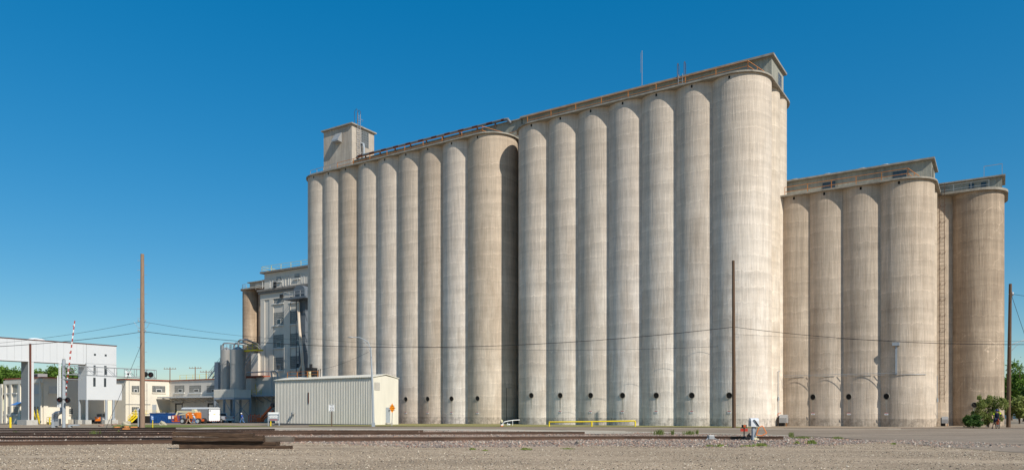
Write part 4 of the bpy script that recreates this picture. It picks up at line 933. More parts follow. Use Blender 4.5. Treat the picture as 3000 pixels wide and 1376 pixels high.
for i in range(8):
    t = i/7; b.bar((x+(x2-x)*t,y+(y2-y)*t,z-.2+(z2-z)*t),(x+(x2-x)*t,y+(y2-y)*t,z+2.1+(z2+1.15-z-2.1)*t), .06)
b.build('handrail', M['yellow'], yr)
yl = root('yellow_landing', 'yellow railed landing in the shade left of the bridge pillar', 'landing', GS(50,1238), site=True)
x, y, z = GS(42,1239); MB().box(x, x+5.5, y, y+1.6, z+.9, z+1.1).build('deck', M['yellow'], yl)
b = MB(); b.bar((x+.1,y,z),(x+2.4,y,z+1), .1,.25); b.build('flight', M['yellow'], yl)
railing(yl, [(x-.9,y),(x+5.5,y)], z+1.1, m='yellow', step=1.1, t=.06)
MB().box(x+.1,x+.2,y,y+1.5,z-.2,z+.9).build('leg', M['yellow'], yl)


# ============================================================ RAILS
def rail_pts(pts, top=.21):
    out = []
    for a, b in zip(pts, pts[1:]):
        n = 8
        for i in range(n+(b is pts[-1])):
            t = i/n; px = a[0]+(b[0]-a[0])*t; py = a[1]+(b[1]-a[1])*t
            ax = (px-CX)/F; bb = (py-HZ)/F; lo, hi = 5, 400
            for k in range(50):
                m = (lo+hi)/2
                if CH-bb*m > gz(ax*m, m)+top: lo = m
                else: hi = m
            out.append(Vector((ax*lo, lo, gz(ax*lo, lo)+top)))
    return out
PROF = [(-.065,-.18),(.065,-.18),(.065,-.165),(.012,-.145),(.012,-.05),(.036,-.035),(.036,0),(-.036,0),(-.036,-.035),(-.012,-.05),(-.012,-.145),(-.065,-.165)]
def rail(pts, label, top=.21, mark=None):
    P = rail_pts(pts, top); c = P[0].lerp(P[-1], .5); b = MB(); n = len(PROF); vs = []
    for i, p in enumerate(P):
        d = (P[min(i+1,len(P)-1)]-P[max(i-1,0)]); d.z = 0; d.normalize(); s = Vector((-d.y, d.x, 0))
        for (a, z) in PROF: vs.append(p+s*a+Vector((0,0,z))-c)
    fs = []; hd = []
    for i in range(len(P)-1):
        for k in range(n): (hd if k == 6 else fs).append((i*n+k, i*n+(k+1)%n, (i+1)*n+(k+1)%n, (i+1)*n+k))
    fs += [tuple(range(n)), tuple(range((len(P)-1)*n, len(P)*n))]
    b.add(vs, fs, False); o = b.build('rail', M['rail'], None, loc=c); tag(o, label, 'rail', 'rails of the railway tracks')
    h = MB(); h.add([(v[0],v[1],v[2]+.002) for v in vs], hd, False); h.build('rail_head', M['rail_top'], o, loc=(0,0,0))
    return o, P
RL = [([(-80,1252.6),(515,1251.2)], 'farthest short rail at the lawn edge on the left, rusty brown'),
      ([(-80,1258.3),(400,1256.6),(805,1254.6)], 'rusty rail ending beside the concrete strip, second from the lawn'),
      ([(-80,1264.8),(400,1263.4),(900,1260),(1240,1258.6)], 'rusty rail ending in front of the metal shed'),
      ([(-80,1270.8),(400,1269.8),(900,1265.6),(1300,1264.2),(1713,1263.4)], 'long rusty rail ending at the concrete crossing panel'),
      ([(-80,1280.2),(900,1279.4),(1300,1278.6),(1800,1275.8),(2295,1277.2)], 'long rail passing behind the red switch target'),
      ([(-80,1291.8),(400,1287.2),(900,1281.8),(1300,1280.4),(1830,1276.6)], 'nearest rail to the camera on the left, behind the timber stack')]
for p, l in RL: rl, PP = rail(p, l)
rail([(2296,1253.6),(2600,1254.6)], 'short rusty rail flush with the road before the tan silos', .05)
rail([(2640,1253.9),(3080,1254.0)], 'rusty rail at the far road edge behind the cyclist', .08)
b = text_mb('TP-2246', .16, lambda p: (p.x, 0, p.y), .002); x, y, z = G(950, 1271); b.build('chalk_mark', M['white'], rl, loc=None) if False else None

# ============================================================ TIMBER STACK
def tie(px0, px1, ytop, ybot, Y, label, dz=0, m='tie', ang=0, depth=.24):
    x0, x1 = (px0-CX)/F*Y, (px1-CX)/F*Y; z1, z0 = CH-(ytop-HZ)/F*Y, CH-(ybot-HZ)/F*Y
    L = x1-x0; b = MB(); n = 10; vs = []
    for i in range(n+1):
        x = -L/2+L*i/n
        for (yy, zz) in ((0,0),(depth,0),(depth,1),(0,1)):
            vs.append((x+random.uniform(-.01,.01)*(i in (0,n)), yy+random.uniform(-.006,.006), (zz-.5)*(z1-z0)+random.uniform(-.004,.004)))
    fs = [(i*4+k, i*4+(k+1)%4, (i+1)*4+(k+1)%4, (i+1)*4+k) for i in range(n) for k in range(4)]+[(0,1,2,3),(n*4+3,n*4+2,n*4+1,n*4)]
    b.add(vs, fs, False); o = b.build('railroad_tie', M[m], None, loc=((x0+x1)/2, Y, (z0+z1)/2), bevel=.012)
    o.rotation_euler = (0, math.atan2(dz, L), R_(ang)); return tag(o, label, 'timber', 'railroad ties in the stack')
Yt = 29.0
tie(525, 853, 1303.0, 1314.2, Yt, 'bottom tie of the stack, sticking out farthest at the right', .045)
tie(528, 830, 1303.2, 1314, Yt+.34, 'tie behind the bottom one, hidden under the stack', .04)
tie(504, 809, 1292.4, 1301.8, Yt+.10, 'tie one above the bottom of the stack, lit orange on its right end', .03)
tie(506, 771.5, 1280.2, 1291.0, Yt-.03, 'tie second from the top of the stack', .02)
tie(505, 741, 1265.6, 1278.6, Yt+.07, 'topmost tie of the stack, short and slightly tilted', .07)
tie(640, 770, 1274, 1281, Yt+.55, 'reddish tie peeking out behind the right end of the topmost tie', .02)
tie(600, 856, 1278.5, 1293, Yt+.9, 'grey weathered tie at the back right of the stack', 0, 'tie_grey', 1.5)
tie(560, 815, 1293, 1306, Yt+.66, 'tie at the back of the stack carrying the grey one', 0)

# ============================================================ POLES, WIRES, LAMP
def pole(px, py, ytop, wpx, label, m='wood', lean=0, rungs=False, Y=None):
    x, y, z = G(px, py)
    if Y: x, y = (px-CX)/F*Y, Y; z = gz(x, y)
    r = wpx/F*y/2; zt = CH-(ytop-HZ)/F*y; xt = (lean)/F*y
    rt = root('utility_pole', label, 'utility pole', (x,y,z)); h = zt-z
    MB().tube([(0,0,-.3),(xt*.3,0,h*.3),(xt*.6,0,h*.6),(xt,0,h)], [r,r*.93,r*.84,r*.68], 14).build('pole', M[m], rt)
    if rungs:
        b = MB(); i = 2.2; s = 1
        while i < h-.4: xx = xt*i/h; b.bar((xx,0,i),(xx+s*(r+.28),-.05,i), .03); s = -s; i += .55
        b.build('pole_step', M['steel'], rt)
    return rt, (x, y, z, h, xt)
p1, q1 = pole(417, 1256, 744, 14.5, 'tall weathered utility pole with climbing steps left of the blue dumpster', 'wood_grey', 0, True)
p2, q2 = pole(2150.5, 1249, 763, 11, 'slim brown pole standing in front of the tallest elevator', 'wood', -2, True, 72.5)
b = MB(); hh_ = q1[3]
for py_ in (941,970): k_ = hh_*(1256-py_)/(1256-744); b.bar((-.45,-.1,k_),(.45,-.1,k_+.02), .06); b.cyl((-.42,-.1,k_),(-.42,-.1,k_+.18), .05, n=6); b.cyl((.42,-.1,k_),(.42,-.1,k_+.18), .05, n=6)
b.tube([(-.9,-.1,hh_*(1256-943)/512),(-.55,-.1,hh_*(1256-955)/512),(-.2,-.1,hh_*(1256-962)/512)], .02, 5); b.tube([(.9,-.1,hh_*(1256-943)/512),(.6,-.1,hh_*(1256-958)/512),(.2,-.1,hh_*(1256-963)/512)], .02, 5); b.build('insulators', M['steel'], p1)
p3, q3 = pole(2954, 1251, 831, 11.5, 'dark brown pole at the right edge behind the cyclist', 'wood', 6)
b = MB(); X = q3
b.tube([(0,-.1,X[3]*(1251-1014)/(1251-831)),(.6,-.15,X[3]*(1251-1004)/420),(1.6,-.2,X[3]*(1251-994)/420),(3.2,-.2,X[3]*(1251-990)/420)], .04, 6)
b.tube([(0,-.1,X[3]*(1251-1035)/(1251-831)),(.7,-.15,X[3]*(1251-1012)/420),(1.6,-.2,X[3]*(1251-997)/420)], .02, 6); b.build('lamp_arm', M['steel'], p3)
b = MB(); b.ell((.35,-.1,X[3]*(1251-861)/420),(.12,.1,.2)); b.bar((0,0,X[3]*(1251-861)/420),(.35,-.1,X[3]*(1251-861)/420), .05); b.build('insulator', M['steel'], p3)
def wire(label, A_, B_, sag, r=.018, n=24, m='wire'):
    A_, B_ = Vector(A_), Vector(B_); P = []
    for i in range(n+1): t = i/n; p = A_.lerp(B_, t); p.z -= sag*4*t*(1-t); P.append(p-A_)
    o = MB().tube(P, r, 5).build('power_line', M[m], None, loc=A_); return tag(o, label, 'cable', 'overhead cables')
def on(q, py): # point on pole q at photo row py
    return ((q[0]), q[1], CH-(py-HZ)/F*q[1])
wire('thick black cable from the left pole to the slim pole by the silos', on(q1, 970), on(q2, 957), 1.9, .028)
wire('thick black cable from the slim pole towards the right edge', on(q2, 957), PY(3060,1008,62), .5, .024)
wire('thick black cable running left from the tall weathered pole', on(q1, 971), PY(-80,1018,70), .25, .028)
wire('thin upper cable left of the tall weathered pole', on(q1, 941), PY(-80,1010,90), .35, .018)
wire('thin upper cable right of the tall weathered pole to the mill', on(q1, 941), PY(905,992,140), .6, .018)
wire('thin drooping cable from the mill across the silo fronts', PY(905,990,95), PY(2149,1012,78), .9, .014)
wire('guy wire from the tall weathered pole down to the lawn', on(q1, 1000), G(305,1266), .05, .02, 6)
wire('slanting cable from the street lamp to the roof machinery', PY(1080,1030,76), PY(925,1085,92), .25, .014)
wire('upper thin cable leaving the right edge pole', (q3[0]+.3,q3[1],CH-(860-HZ)/F*q3[1]), PY(3080,866,70), .15, .018)
wire('steep guy cable beside the right edge pole', (q3[0]+.3,q3[1],CH-(863-HZ)/F*q3[1]), PY(3012,1010,q3[1]), .0, .02, 4)
wire('thin pale cable along the silo fronts on the right', PY(2150,978,70), PY(3060,998,66), .25, .010)
# distant poles
for px, pt, lb_ in ((498,1075,'distant utility pole with cross arm, leftmost of three above the annex roof'),(572,1073,'distant utility pole with cross arm, middle one above the annex roof'),(604,1084,'distant utility pole with cross arm, nearest the tanks above the annex roof')):
    Y = 230; x, _, z = PY(px, 1200, Y); zt_ = CH-(pt-HZ)/F*Y; r = root('utility_pole', lb_, 'utility pole', (x,Y,-.6), group='distant poles above the annex roof')
    MB().cyl((0,0,0),(0,0,zt_+.6), .18, .13).build('pole', M['wood_grey'], r)
    b = MB(); b.bar((-1.9,0,zt_+.1),(1.9,0,zt_+.1), .16); 
    for i in (-1.7,-.9,.9,1.7): b.cyl((i,0,zt_+.1),(i,0,zt_+.5), .07, n=6)
    b.build('cross_arm', M['wood_grey'], r)
x, y, z = G(1094, 1249)
sl_r = root('street_lamp', 'grey steel street lamp with a curved arm in front of the metal shed', 'street lamp', (x,y,z))
h = CH-(1015-HZ)/F*y-z; s = y/F
MB().tube([(0,0,0),(-.1*h/9,0,h*.5),(-8*s,0,h)], [.14,.11,.075], 12).build('pole', M['steel_paint'], sl_r)
MB().tube([(-8*s,0,h-.3),(-15*s,0,h+.5),(-28*s,0,h+21*s),(-40*s,0,h+27*s),(-62*s,0,h+28*s)], .045, 8).build('arm', M['steel_paint'], sl_r)
MB().tube([(-8*s,0,h-.7),(-16*s,0,h+.1),(-30*s,0,h+17*s)], .03, 6).build('brace', M['steel_paint'], sl_r)
MB().ell((-66*s,0,h+27.5*s),(.32,.16,.09)).build('lamp_head', M['steel'], sl_r)
MB().box(-.16,.16,-.16,.16,-.1,.45).build('base', M['steel_paint'], sl_r)

# ============================================================ SIGNS
def post_sign(px, py, label, cat, name, loc_dy=0):
    x, y, z = G(px, py); return root(name, label, cat, (x,y,z)), y
def front(size, mats, txts, z, poly, m, rt, thick=.02):
    b = MB(); b.prismy(poly, -thick, 0); o = b.build('panel', M[m], rt)
    for (t, sz, dx, dz, mm) in txts:
        text_mb(t, sz, lambda p: (p.x+dx, -thick-.006, p.y+dz), .003).build('lettering', M[mm], o)
    return o
r, y = post_sign(971.5, 1248.5, 'white speed limit 20 sign on a wooden post in front of the shed', 'road sign', 'speed_limit_sign')
h1 = (1248.5-1184)/F*y; h0 = (1248.5-1203.5)/F*y; w2 = .33
MB().bar((0,.03,-.2),(.03,.03,h1-.1), .09).build('post', M['wood'], r)
o = front(0, 0, [('SPEED',.15,0,h1-.13,'black'),('LIMIT',.15,0,h1-.30,'black'),('20',.42,0,h0+.22,'black')], 0, [(-w2,h0),(w2,h0),(w2,h1),(-w2,h1)], 'white', r)
b = MB()
for q in ((-w2+.02,w2-.02,h0+.02,h0+.04),(-w2+.02,w2-.02,h1-.04,h1-.02),(-w2+.02,-w2+.04,h0+.02,h1-.02),(w2-.04,w2-.02,h0+.02,h1-.02)): b.box(q[0],q[1],-.024,-.02,q[2],q[3])
b.build('border', M['black'], o)
r, y = post_sign(1149, 1248, 'orange diamond road closed ahead sign on a steel post by the shed corner', 'road sign', 'road_work_sign')
hc = (1248-1194.5)/F*y; s2 = 14/F*y*1.0
MB().bar((-.05,.03,-.2),(0.02,.03,hc+.3), .07).build('post', M['steel'], r)
sw = 8.2/F*y
front(0, 0, [('ROAD',.19,0,hc+.24,'black'),('CLOSED',.19,0,hc,'black'),('AHEAD',.19,0,hc-.24,'black')], 0, [(0,hc-s2),(sw,hc),(0,hc+s2),(-sw,hc)], 'sign_o', r)
r, y = post_sign(802, 1246.5, 'grey and white notice board on two legs left of the shed', 'notice board', 'notice_board')
s = y/F; H1 = 40*s; H0 = 15*s; W = 17*s
for xx in (-16*s, 16*s): MB().bar((xx,0,-.2),(xx,0,H1), .09).build('leg', M['steel_paint'], r)
MB().bar((-9*s,.06,-.2),(-9*s,.06,H0+.3), .12).build('stake', M['yellow'], r)
o = front(0, 0, [], 0, [(-W,H0),(W,H0),(W,H1-.24),(-W,H1-.24)], 'grey_board', r, .03)
MB().box(-W,W,-.032,0,H1-.24,H1).build('header', M['white'], o)
b = MB()
for i in range(6):
    z = H0+.32+i*(H1-H0-.7)/6; wd = W*(.85-.12*(i%3)); k = -wd
    while k < wd: l = random.uniform(.06,.2); b.box(k,min(k+l,wd),-.036,-.032,z,z+.07); k += l+.04
b.build('lettering', M['white'], o)
b = MB(); k = -.5
while k < .45: b.box(k,k+.1,-.036,-.032,H0+.07,H0+.19); k += .14
b.build('red_lettering', M['red'], o)
r, y = post_sign(447.5, 1256, 'small blue marker sign on a yellow post by the tall pole', 'marker', 'marker_post'); s = y/F
MB().bar((0,0,-.2),(0,0,28*s), .07).build('post', M['yellow'], r)
o = MB().box(-3.2*s,3.2*s,-.06,-.03,27*s,38*s).build('panel', M['sign_b'], r); MB().box(-2.6*s,2.6*s,-.07,-.06,29*s,30.5*s).build('lettering', M['white'], o); MB().box(-2*s,2*s,-.07,-.06,33*s,35.5*s).build('emblem', M['white'], o)
for px, py, L, lb_ in ((405,1249.5,'D','round white D marker on a green post left of the tall pole'),(420.5,1255,'C','round white C marker on a dark post against the tall pole')):
    x, y, z = G(px, py); y -= .9 if L == 'C' else 0; r = root('round_marker', lb_, 'marker', (x,y,z), group='round white letter markers'); s = y/F; hh = (py-1201)*s
    MB().bar((0,.03,-.1),(0,.03,hh), .12).build('post', M['steel_paint'] if L == 'D' else M['black'], r)
    b = MB(); n = 20; b.add([(3.2*s*math.cos(2*math.pi*i/n), -.02, hh+6.4*s*math.sin(2*math.pi*i/n)) for i in range(n)]+[(3.2*s*math.cos(2*math.pi*i/n), 0.0, hh+6.4*s*math.sin(2*math.pi*i/n)) for i in range(n)], [tuple(range(n))]+[(i,(i+1)%n,n+(i+1)%n,n+i) for i in range(n)], False)
    o = b.build('disc', M['white'], r); text_mb(L, .42, lambda p: (p.x*.8, -.03, p.y+hh), .003).build('lettering', M['black'], o)
r, y = post_sign(2889.5, 1250, 'small yellow marker sign low under the shrub', 'marker', 'yellow_marker'); s = y/F
MB().bar((0,.02,-.1),(0,.02,9*s), .06).build('post', M['steel'], r); o = MB().box(-5.5*s,5.5*s,-.02,0,6*s,10.5*s).build('panel', M['yellow'], r); MB().box(-2.6*s,.6*s,-.024,-.02,7.4*s,9*s).build('lettering', M['black'], o)
x, y = PY(2984,1200,120)[:2]; r = root('street_name_sign', 'green street name sign on a thin post among the right trees', 'street sign', (x,y,gz(x,y))); s = y/F
hh = CH-(1210-HZ)*s-gz(x,y); MB().bar((-3*s,0,0),(-3*s,0,hh), .08).build('post', M['steel'], r); MB().box(-10*s,6*s,-.02,.02,hh-3.5*s*.3,hh+2.2*s).build('blade', M['sign_g'], r)
# bollards, barriers, hydrant
for px, py, ht, lb_ in ((30.5,1252,31,'tall bright yellow bollard at the far left beyond the rails'),(146,1242.5,21,'small yellow bollard at the end of the yellow ramp')):
    x, y, z = G(px, py); h = ht/F*y; b = MB(); b.cyl((0,0,-.2),(0,0,h-.06), 3/F*y*(1 if ht>25 else .55), n=14); b.ell((0,0,h-.06),(3/F*y*(1 if ht>25 else .55),)*2+(.08,)); o = b.build('bollard', M['yellow'], None, loc=(x,y,z)); tag(o, lb_, 'bollard', 'yellow bollards')
ga, gb_, gm = G(1609,1248.8), G(1861,1249.3), G(1733.5,1249.6)
yb = root('pipe_barrier', 'long low yellow pipe barrier on the grass before the silos', 'barrier', ga)
def rel(p, z): return (p[0]-ga[0], p[1]-ga[1], z)
hh = [(1248.8-1235)/F*ga[1], (1249.6-1234.2)/F*gm[1], (1249.3-1231.5)/F*gb_[1]]
MB().tube([rel(ga,hh[0]+ga[2]-ga[2]),rel(gm,(hh[0]+hh[2])/2),rel(gb_,hh[2])], .075, 10).build('rail', M['yellow'], yb)
for p, h in ((ga,hh[0]),(gm,(hh[0]+hh[2])/2),(gb_,hh[2])): MB().cyl(rel(p,-.3),rel(p,h), .08, n=10).build('post', M['yellow'], yb)
x, y, z = G(1469.5,1248.5); hy = root('fire_hydrant', 'orange and white fire hydrant on the grass verge', 'fire hydrant', (x,y,z)); s = y/F*1.0
MB().cyl((0,0,-.1),(0,0,.12), .17).build('foot', M['orange'], hy); MB().cyl((0,0,.12),(0,0,.42), .12).build('barrel', M['white'], hy)
b = MB(); b.cyl((0,0,.42),(0,0,.60), .14); b.ell((0,0,.60),(.135,.135,.14)); b.cyl((0,0,.70),(0,0,.8), .03); b.build('bonnet', M['cream_boom'], hy)
b = MB(); b.cyl((-.2,0,.40),(.2,0,.40), .06); b.cyl((0,-.2,.36),(0,0,.36), .07); b.cyl((0,0,.41),(0,0,.45), .17); b.build('nozzles', M['black'], hy)
x, y, z = G(1475,1246); wr = root('white_handrail', 'thin white pipe handrail in the dark slot between elevators', 'handrail', (x,y,z)); s = y/F
MB().tube([(0,0,0),(0,0,8.5*s),(2*s,0,11.5*s),(14*s,.3,14*s),(30*s,1,16*s),(48*s,2,16.5*s)], .045, 8).build('rail', M['white'], wr)
b = MB(); b.bar((27*s,.8,0),(27*s,.8,15.5*s), .05); b.build('post', M['white'], wr)
b = MB(); b.tube([(11*s,.6,0),(11*s,.6,6*s),(13*s,.6,9*s)], .05, 6); b.cyl((14*s,.6,.12),(20*s,.6,.12), .09); b.build('valve_pipe', M['white'], wr)
# electrical boxes at the silo feet
def hood_box(u, v, hpx, wpx, label):
    x, y = S2W(u, v); z = gz(x, y); s = y/F; r = root('aeration_fan_box', label, 'equipment box', (x,y,z), rz=TH); h = hpx*s; W = wpx*s
    b = MB(); b.prismx([(-.1,h*.30),(W*.75,h*.30),(W*.75,h),(W*.25,h),(-.1,h*.72)], -W*.35, W*.45); b.build('hood', M['steel'], r)
    MB().box(-W*.5,W*.1,.2,W*.7,-.1,h*.9).build('duct', M['black'], r); MB().bar((W*.35,.3,-.1),(W*.35,.3,h*.35), .06).build('leg', M['rust_rail'], r)
hood_box(3.95, 5.9, 34, 26, 'grey steel hooded box at the right foot of the tallest elevator')
hood_box(CU[3]+RC+.7, VC+RC+3.2, 28, 20, 'grey steel hooded box at the foot of the ladder')
cn = root('wall_conduit', 'thin wall conduit with a switch box above the hooded box at the tallest elevator', 'conduit', (*S2W(3.38,6.37),0)); y = S2W(3.38,6.37)[1]; s = y/F
MB().tube([(0,0,CH-(1222-HZ)*s),(0,0,CH-(1087-HZ)*s),(1.2*s,0,CH-(1086-HZ)*s),(6*s,.1,CH-(1087-HZ)*s)], .035, 6).build('pipe', M['steel_paint'], cn)
MB().box(-1*s,2.4*s,-.08,.06,CH-(1172-HZ)*s,CH-(1161-HZ)*s).build('switch_box', M['steel_paint'], cn)
MB().tube([(-.5*s,0,CH-(1218-HZ)*s),(0,0,CH-(1209-HZ)*s),(6*s,.05,CH-(1208.5-HZ)*s),(9*s,.1,CH-(1208.5-HZ)*s)], .04, 6).build('red_valve_pipe', M['red_o'], cn)
cn = root('wall_conduit', 'thin wall conduit above the hooded box by the ladder', 'conduit', (*S2W(CU[3]+RC+.03,VC+RC+3.2),0)); y = S2W(CU[3]+RC+.03,VC+RC+3.2)[1]; s = y/F
MB().tube([(0,0,CH-(1225-HZ)*s),(0,0,CH-(1100-HZ)*s)], .025, 6).build('pipe', M['steel_paint'], cn); MB().box(-.6*s,2*s,-.06,.06,CH-(1176-HZ)*s,CH-(1165-HZ)*s).build('switch_box', M['steel_paint'], cn)

# ============================================================ RAILWAY SWITCH GEAR
x, y, z = G(2180, 1288); s = y/F; ss = root('switch_target', 'red switch target with a lamp on a short mast beside the rail', 'railway signal', (x,y,z))
MB().tube([(0,0,.1),(0,0,(1288-1244)*s)], .035, 8).build('mast', M['black'], ss)
b = MB(); b.box(-10.6*s,10.6*s,-.02,.02,25.5*s,34*s); b.build('target', M['red'], ss)
b = MB(); b.prism([(-7*s,-2.2*s),(-3*s,-5*s),(3*s,-5*s),(7*s,-2.2*s),(7*s,2.2*s),(3*s,5*s),(-3*s,5*s),(-7*s,2.2*s)], 37*s, 45*s)
lamp = b.build('lamp_housing', M['black'], ss); MB().box(-3.4*s,3.4*s,-5.6*s,-5*s,37.6*s,45*s).build('lens', M['rust_rail'], lamp); MB().box(-2.2*s,2.2*s,-5.9*s,-5.6*s,39*s,43.6*s).build('lens_centre', M['red'], lamp)
sm = root('switch_machine', 'black switch machine with levers beside the rail, below the red target', 'railway switch', (x+3*s,y-.1,z))
b = MB(); b.box(-12*s,20*s,-.2,.3,-.05,3*s); b.box(-10*s,6*s,-.18,.25,3*s,9.5*s); b.ell((-2*s,0,8*s),(7*s,.22,4*s)); b.ell((10*s,0,5*s),(9*s,.25,4.5*s)); b.build('casing', M['black'], sm)
b = MB(); b.tube([(5*s,0,8*s),(6*s,-.1,16*s),(9*s,-.1,19*s),(10*s,0,15*s),(14*s,0,11*s)], .05, 8); b.tube([(12*s,0,6*s),(20*s,-.1,14*s),(23*s,-.1,16*s)], .06, 8); b.build('lever', M['black'], sm)
x2, y2, z2 = G(2207, 1289); s = y2/F; sc_ = root('switch_control_box', 'white round topped control cabinet on a post with an orange cable loop', 'control box', (x2,y2,z2))
MB().box(-3.5*s,5.5*s,-.12,.12,0,40*s).build('post', M['steel_paint'], sc_)
b = MB(); P = [(-.22,41*s),(.22,41*s)]
for i in range(9): t = math.pi*i/8; P.append((.22*math.cos(t), 57*s+.12*math.sin(t)*1.4))
b.prismx(P, -10*s, 13*s); cb = b.build('cabinet', M['carwhite'], sc_); MB().box(-11*s,-9.9*s,-.2,.2,41.5*s,57*s).build('end_cap', M['steel'], cb)
MB().tube([(-3*s,-.25,61*s),(1*s,-.27,58*s),(10*s,-.26,45*s),(13*s,-.25,41*s)], .03, 6).build('cable', M['black'], cb)
MB().tube([(5*s,-.2,16*s),(12*s,-.2,37*s),(22*s,-.2,43*s),(24*s,-.2,42*s),(34*s,-.25,23*s),(33*s,-.25,21*s),(20*s,-.2,14*s),(8*s,-.2,16*s)], .025, 6).build('cable_loop', M['orange'], sc_)
b = MB(); b.prismx([(-.16,-.05),(.16,-.05),(.1,14*s),(-.1,14*s)], 1*s, 9*s); b.box(6*s,14*s,-.15,.15,-.05,6*s); b.build('foot', M['cream_boom'], sc_)
x, y, z = G(2082, 1288.5); s = y/F; jb = root('track_box', 'small pale junction box on splayed legs beside the rail', 'junction box', (x,y,z))
b = MB(); b.box(-8*s,8.5*s,-.22,.22,3*s,15*s); b.build('box', M['steel'], jb, bevel=.03)
for d in (-1, 1): MB().bar((d*7*s,-.1,8*s),(d*20*s,-.3,-1*s), .05).build('leg', M['steel'], jb)
MB().box(-5*s,30*s,.15,.3,15*s,16*s).build('plank', M['apron'], jb)

# ============================================================ CROSSING GATE AND CANTILEVER
x, y, z = G(187, 1251); s = y/F
cm_ = root('signal_cantilever', 'grey cantilever signal mast reaching right over the road with flashing lights', 'railway signal', (x,y,z))
Zp = lambda py: (1251-py)*s
MB().cyl((0,0,-.2),(0,0,Zp(1053)), 4.6*s, n=18).build('mast', M['steel_paint'], cm_)
b = MB(); 
for dx in (-.7,.7): b.cyl((dx*s*2,0,Zp(1053)),(dx*s*2,0,Zp(1050)), .12, n=8)
b.build('mast_cap', M['steel'], cm_)
yo = 0.0; x1c = 268*s
b = MB(); TT = [(5,1068,1076)]; 
for dy in (-.35,.35):
    b.bar((4*s,dy,Zp(1070)),(x1c,dy,Zp(1083.5)), .11); b.bar((4*s,dy,Zp(1095)),(x1c,dy,Zp(1108)), .14)
    nseg = 9
    for i in range(nseg+1):
        t = i/nseg; xx = 6*s+(x1c-6*s)*t; zt1_ = Zp(1070+13.5*t); zb1_ = Zp(1095+13*t); b.bar((xx,dy,zt1_),(xx,dy,zb1_), .06)
        if i < nseg and i % 2 == 0:
            t2 = (i+1)/nseg; b.bar((xx,dy,zt1_),(6*s+(x1c-6*s)*t2,dy,Zp(1095+13*t2)), .05)
    b.bar((4*s,dy,Zp(1083)),(110*s,dy,Zp(1088)), .05)
b.build('truss_arm', M['steel'], cm_)
b = MB()
for i in range(3): b.bar((-12*s+i*4.2*s,-.5,Zp(1060+ (40 if i == 0 else 0))),(-12*s+i*4.2*s,-.5,Zp(1192)), .09)
for i in range(20): z_ = Zp(1190-i*6.2); b.bar((-8*s,-.5,z_),(-3.6*s,-.5,z_), .05)
b.build('ladder', M['white'], cm_)
MB().bar((-10*s,-.2,Zp(1109)),(54*s,-.2,Zp(1111)), .1).build('cross_arm', M['steel'], cm_)
def flasher(rt, x, z, r, facing=-1, y0=-.3):
    b = MB(); n = 22; b.cyl((x,y0,z),(x,y0-.03,z), r*1.75, n=n); o = b.build('signal_light', M['black'], rt)
    h = MB(); h.tube([(x,y0-.03,z),(x,y0-.3,z)], [r,r], n, False)
    h.build('visor', M['black'], o); MB().cyl((x,y0-.03,z),(x,y0-.05,z), r*.95, n=n).build('lens', M['lens'], o)
flasher(cm_, -3*s, Zp(1170), 4.6*s, y0=-.75); flasher(cm_, 20*s, Zp(1171), 4.6*s, y0=-.75); 
b = MB(); b.cyl((-18*s,.3,Zp(1170)),(-18*s,.35,Zp(1170)), 7*s, n=20); b.build('back_shield', M['black'], cm_)
MB().bar((-18*s,-.1,Zp(1168)),(24*s,-.4,Zp(1166)), .12).build('light_bracket', M['steel'], cm_)
flasher(cm_, 243.5*s, Zp(1096.5), 4.6*s, y0=-.5); flasher(cm_, 259.5*s, Zp(1097.5), 4.6*s, y0=-.5)
b = MB(); cxx, czz = 194*s, Zp(1095)
for d in (-1,1): b.bar((cxx-8*s,-.55,czz-8*s*d),(cxx+8*s,-.55,czz+8*s*d), .05, .28)
b.build('crossbuck', M['white'], cm_)
# gate
gx, gy, gz_ = G(176, 1250.5); gt = root('crossing_gate', 'raised red and white striped crossing gate arm on its grey mechanism', 'crossing gate', (gx, gy-1.0, gz_)); s = (gy-1)/F
Zq = lambda py: (1250.5-py)*s
MB().box(-9*s,1*s,-.4,.3,-.05,25*s).build('mechanism_cabinet', M['steel_paint'], gt)
MB().box(0*s,12*s,-.45,.25,5*s,26*s).build('motor_cabinet', M['steel'], gt)
b = MB(); b.tube([(-4*s,-.2,24*s),(-5*s,-.2,38*s),(2*s,-.2,42*s),(16*s,-.2,44*s),(20*s,-.2,48*s)], .28, 8); b.tube([(2*s,-.2,20*s),(4*s,-.2,34*s),(10*s,-.2,42*s)], .25, 8); b.build('counterweight_arm', M['steel'], gt)
MB().box(15*s,26*s,-.35,.05,Zq(1201),Zq(1190)).build('arm_bracket', M['steel_paint'], gt)
pA = Vector((26*s,-.3,Zq(1192))); pB = Vector((58*s,-.3,Zq(939))); b = MB(); N = 29
for i in range(N):
    b.mi = 1 if i % 2 == 0 else 0
    if i in (0,): b.mi = 0
    b.bar(pA.lerp(pB,i/N), pA.lerp(pB,(i+1)/N), .07, (4.2-1.6*i/N)*s)
b.build('gate_arm', [M['white'], M['red']], gt)
for t in (.27*0+.63,.94,.44*1.0): 
    p = pA.lerp(pB, t); MB().cyl((p.x-3*s,p.y-.05,p.z),(p.x-.5*s,p.y-.05,p.z), .09, n=10).build('gate_lamp', M['red'], gt)
cx_, cy_, cz_ = G(205, 1250.5); fb_ = root('grey_casting', 'grey steel counterweight arm lying on the ground right of the gate', 'steel part', (cx_,cy_,cz_)); s = cy_/F
b = MB(); b.cyl((0,0,-.05),(0,0,7*s), 8*s*.8, n=18); b.prism([(0,-.35),(26*s,-.2),(26*s,.2),(0,.35)], 4.5*s, 8.5*s); b.build('casting', M['steel_paint'], fb_)

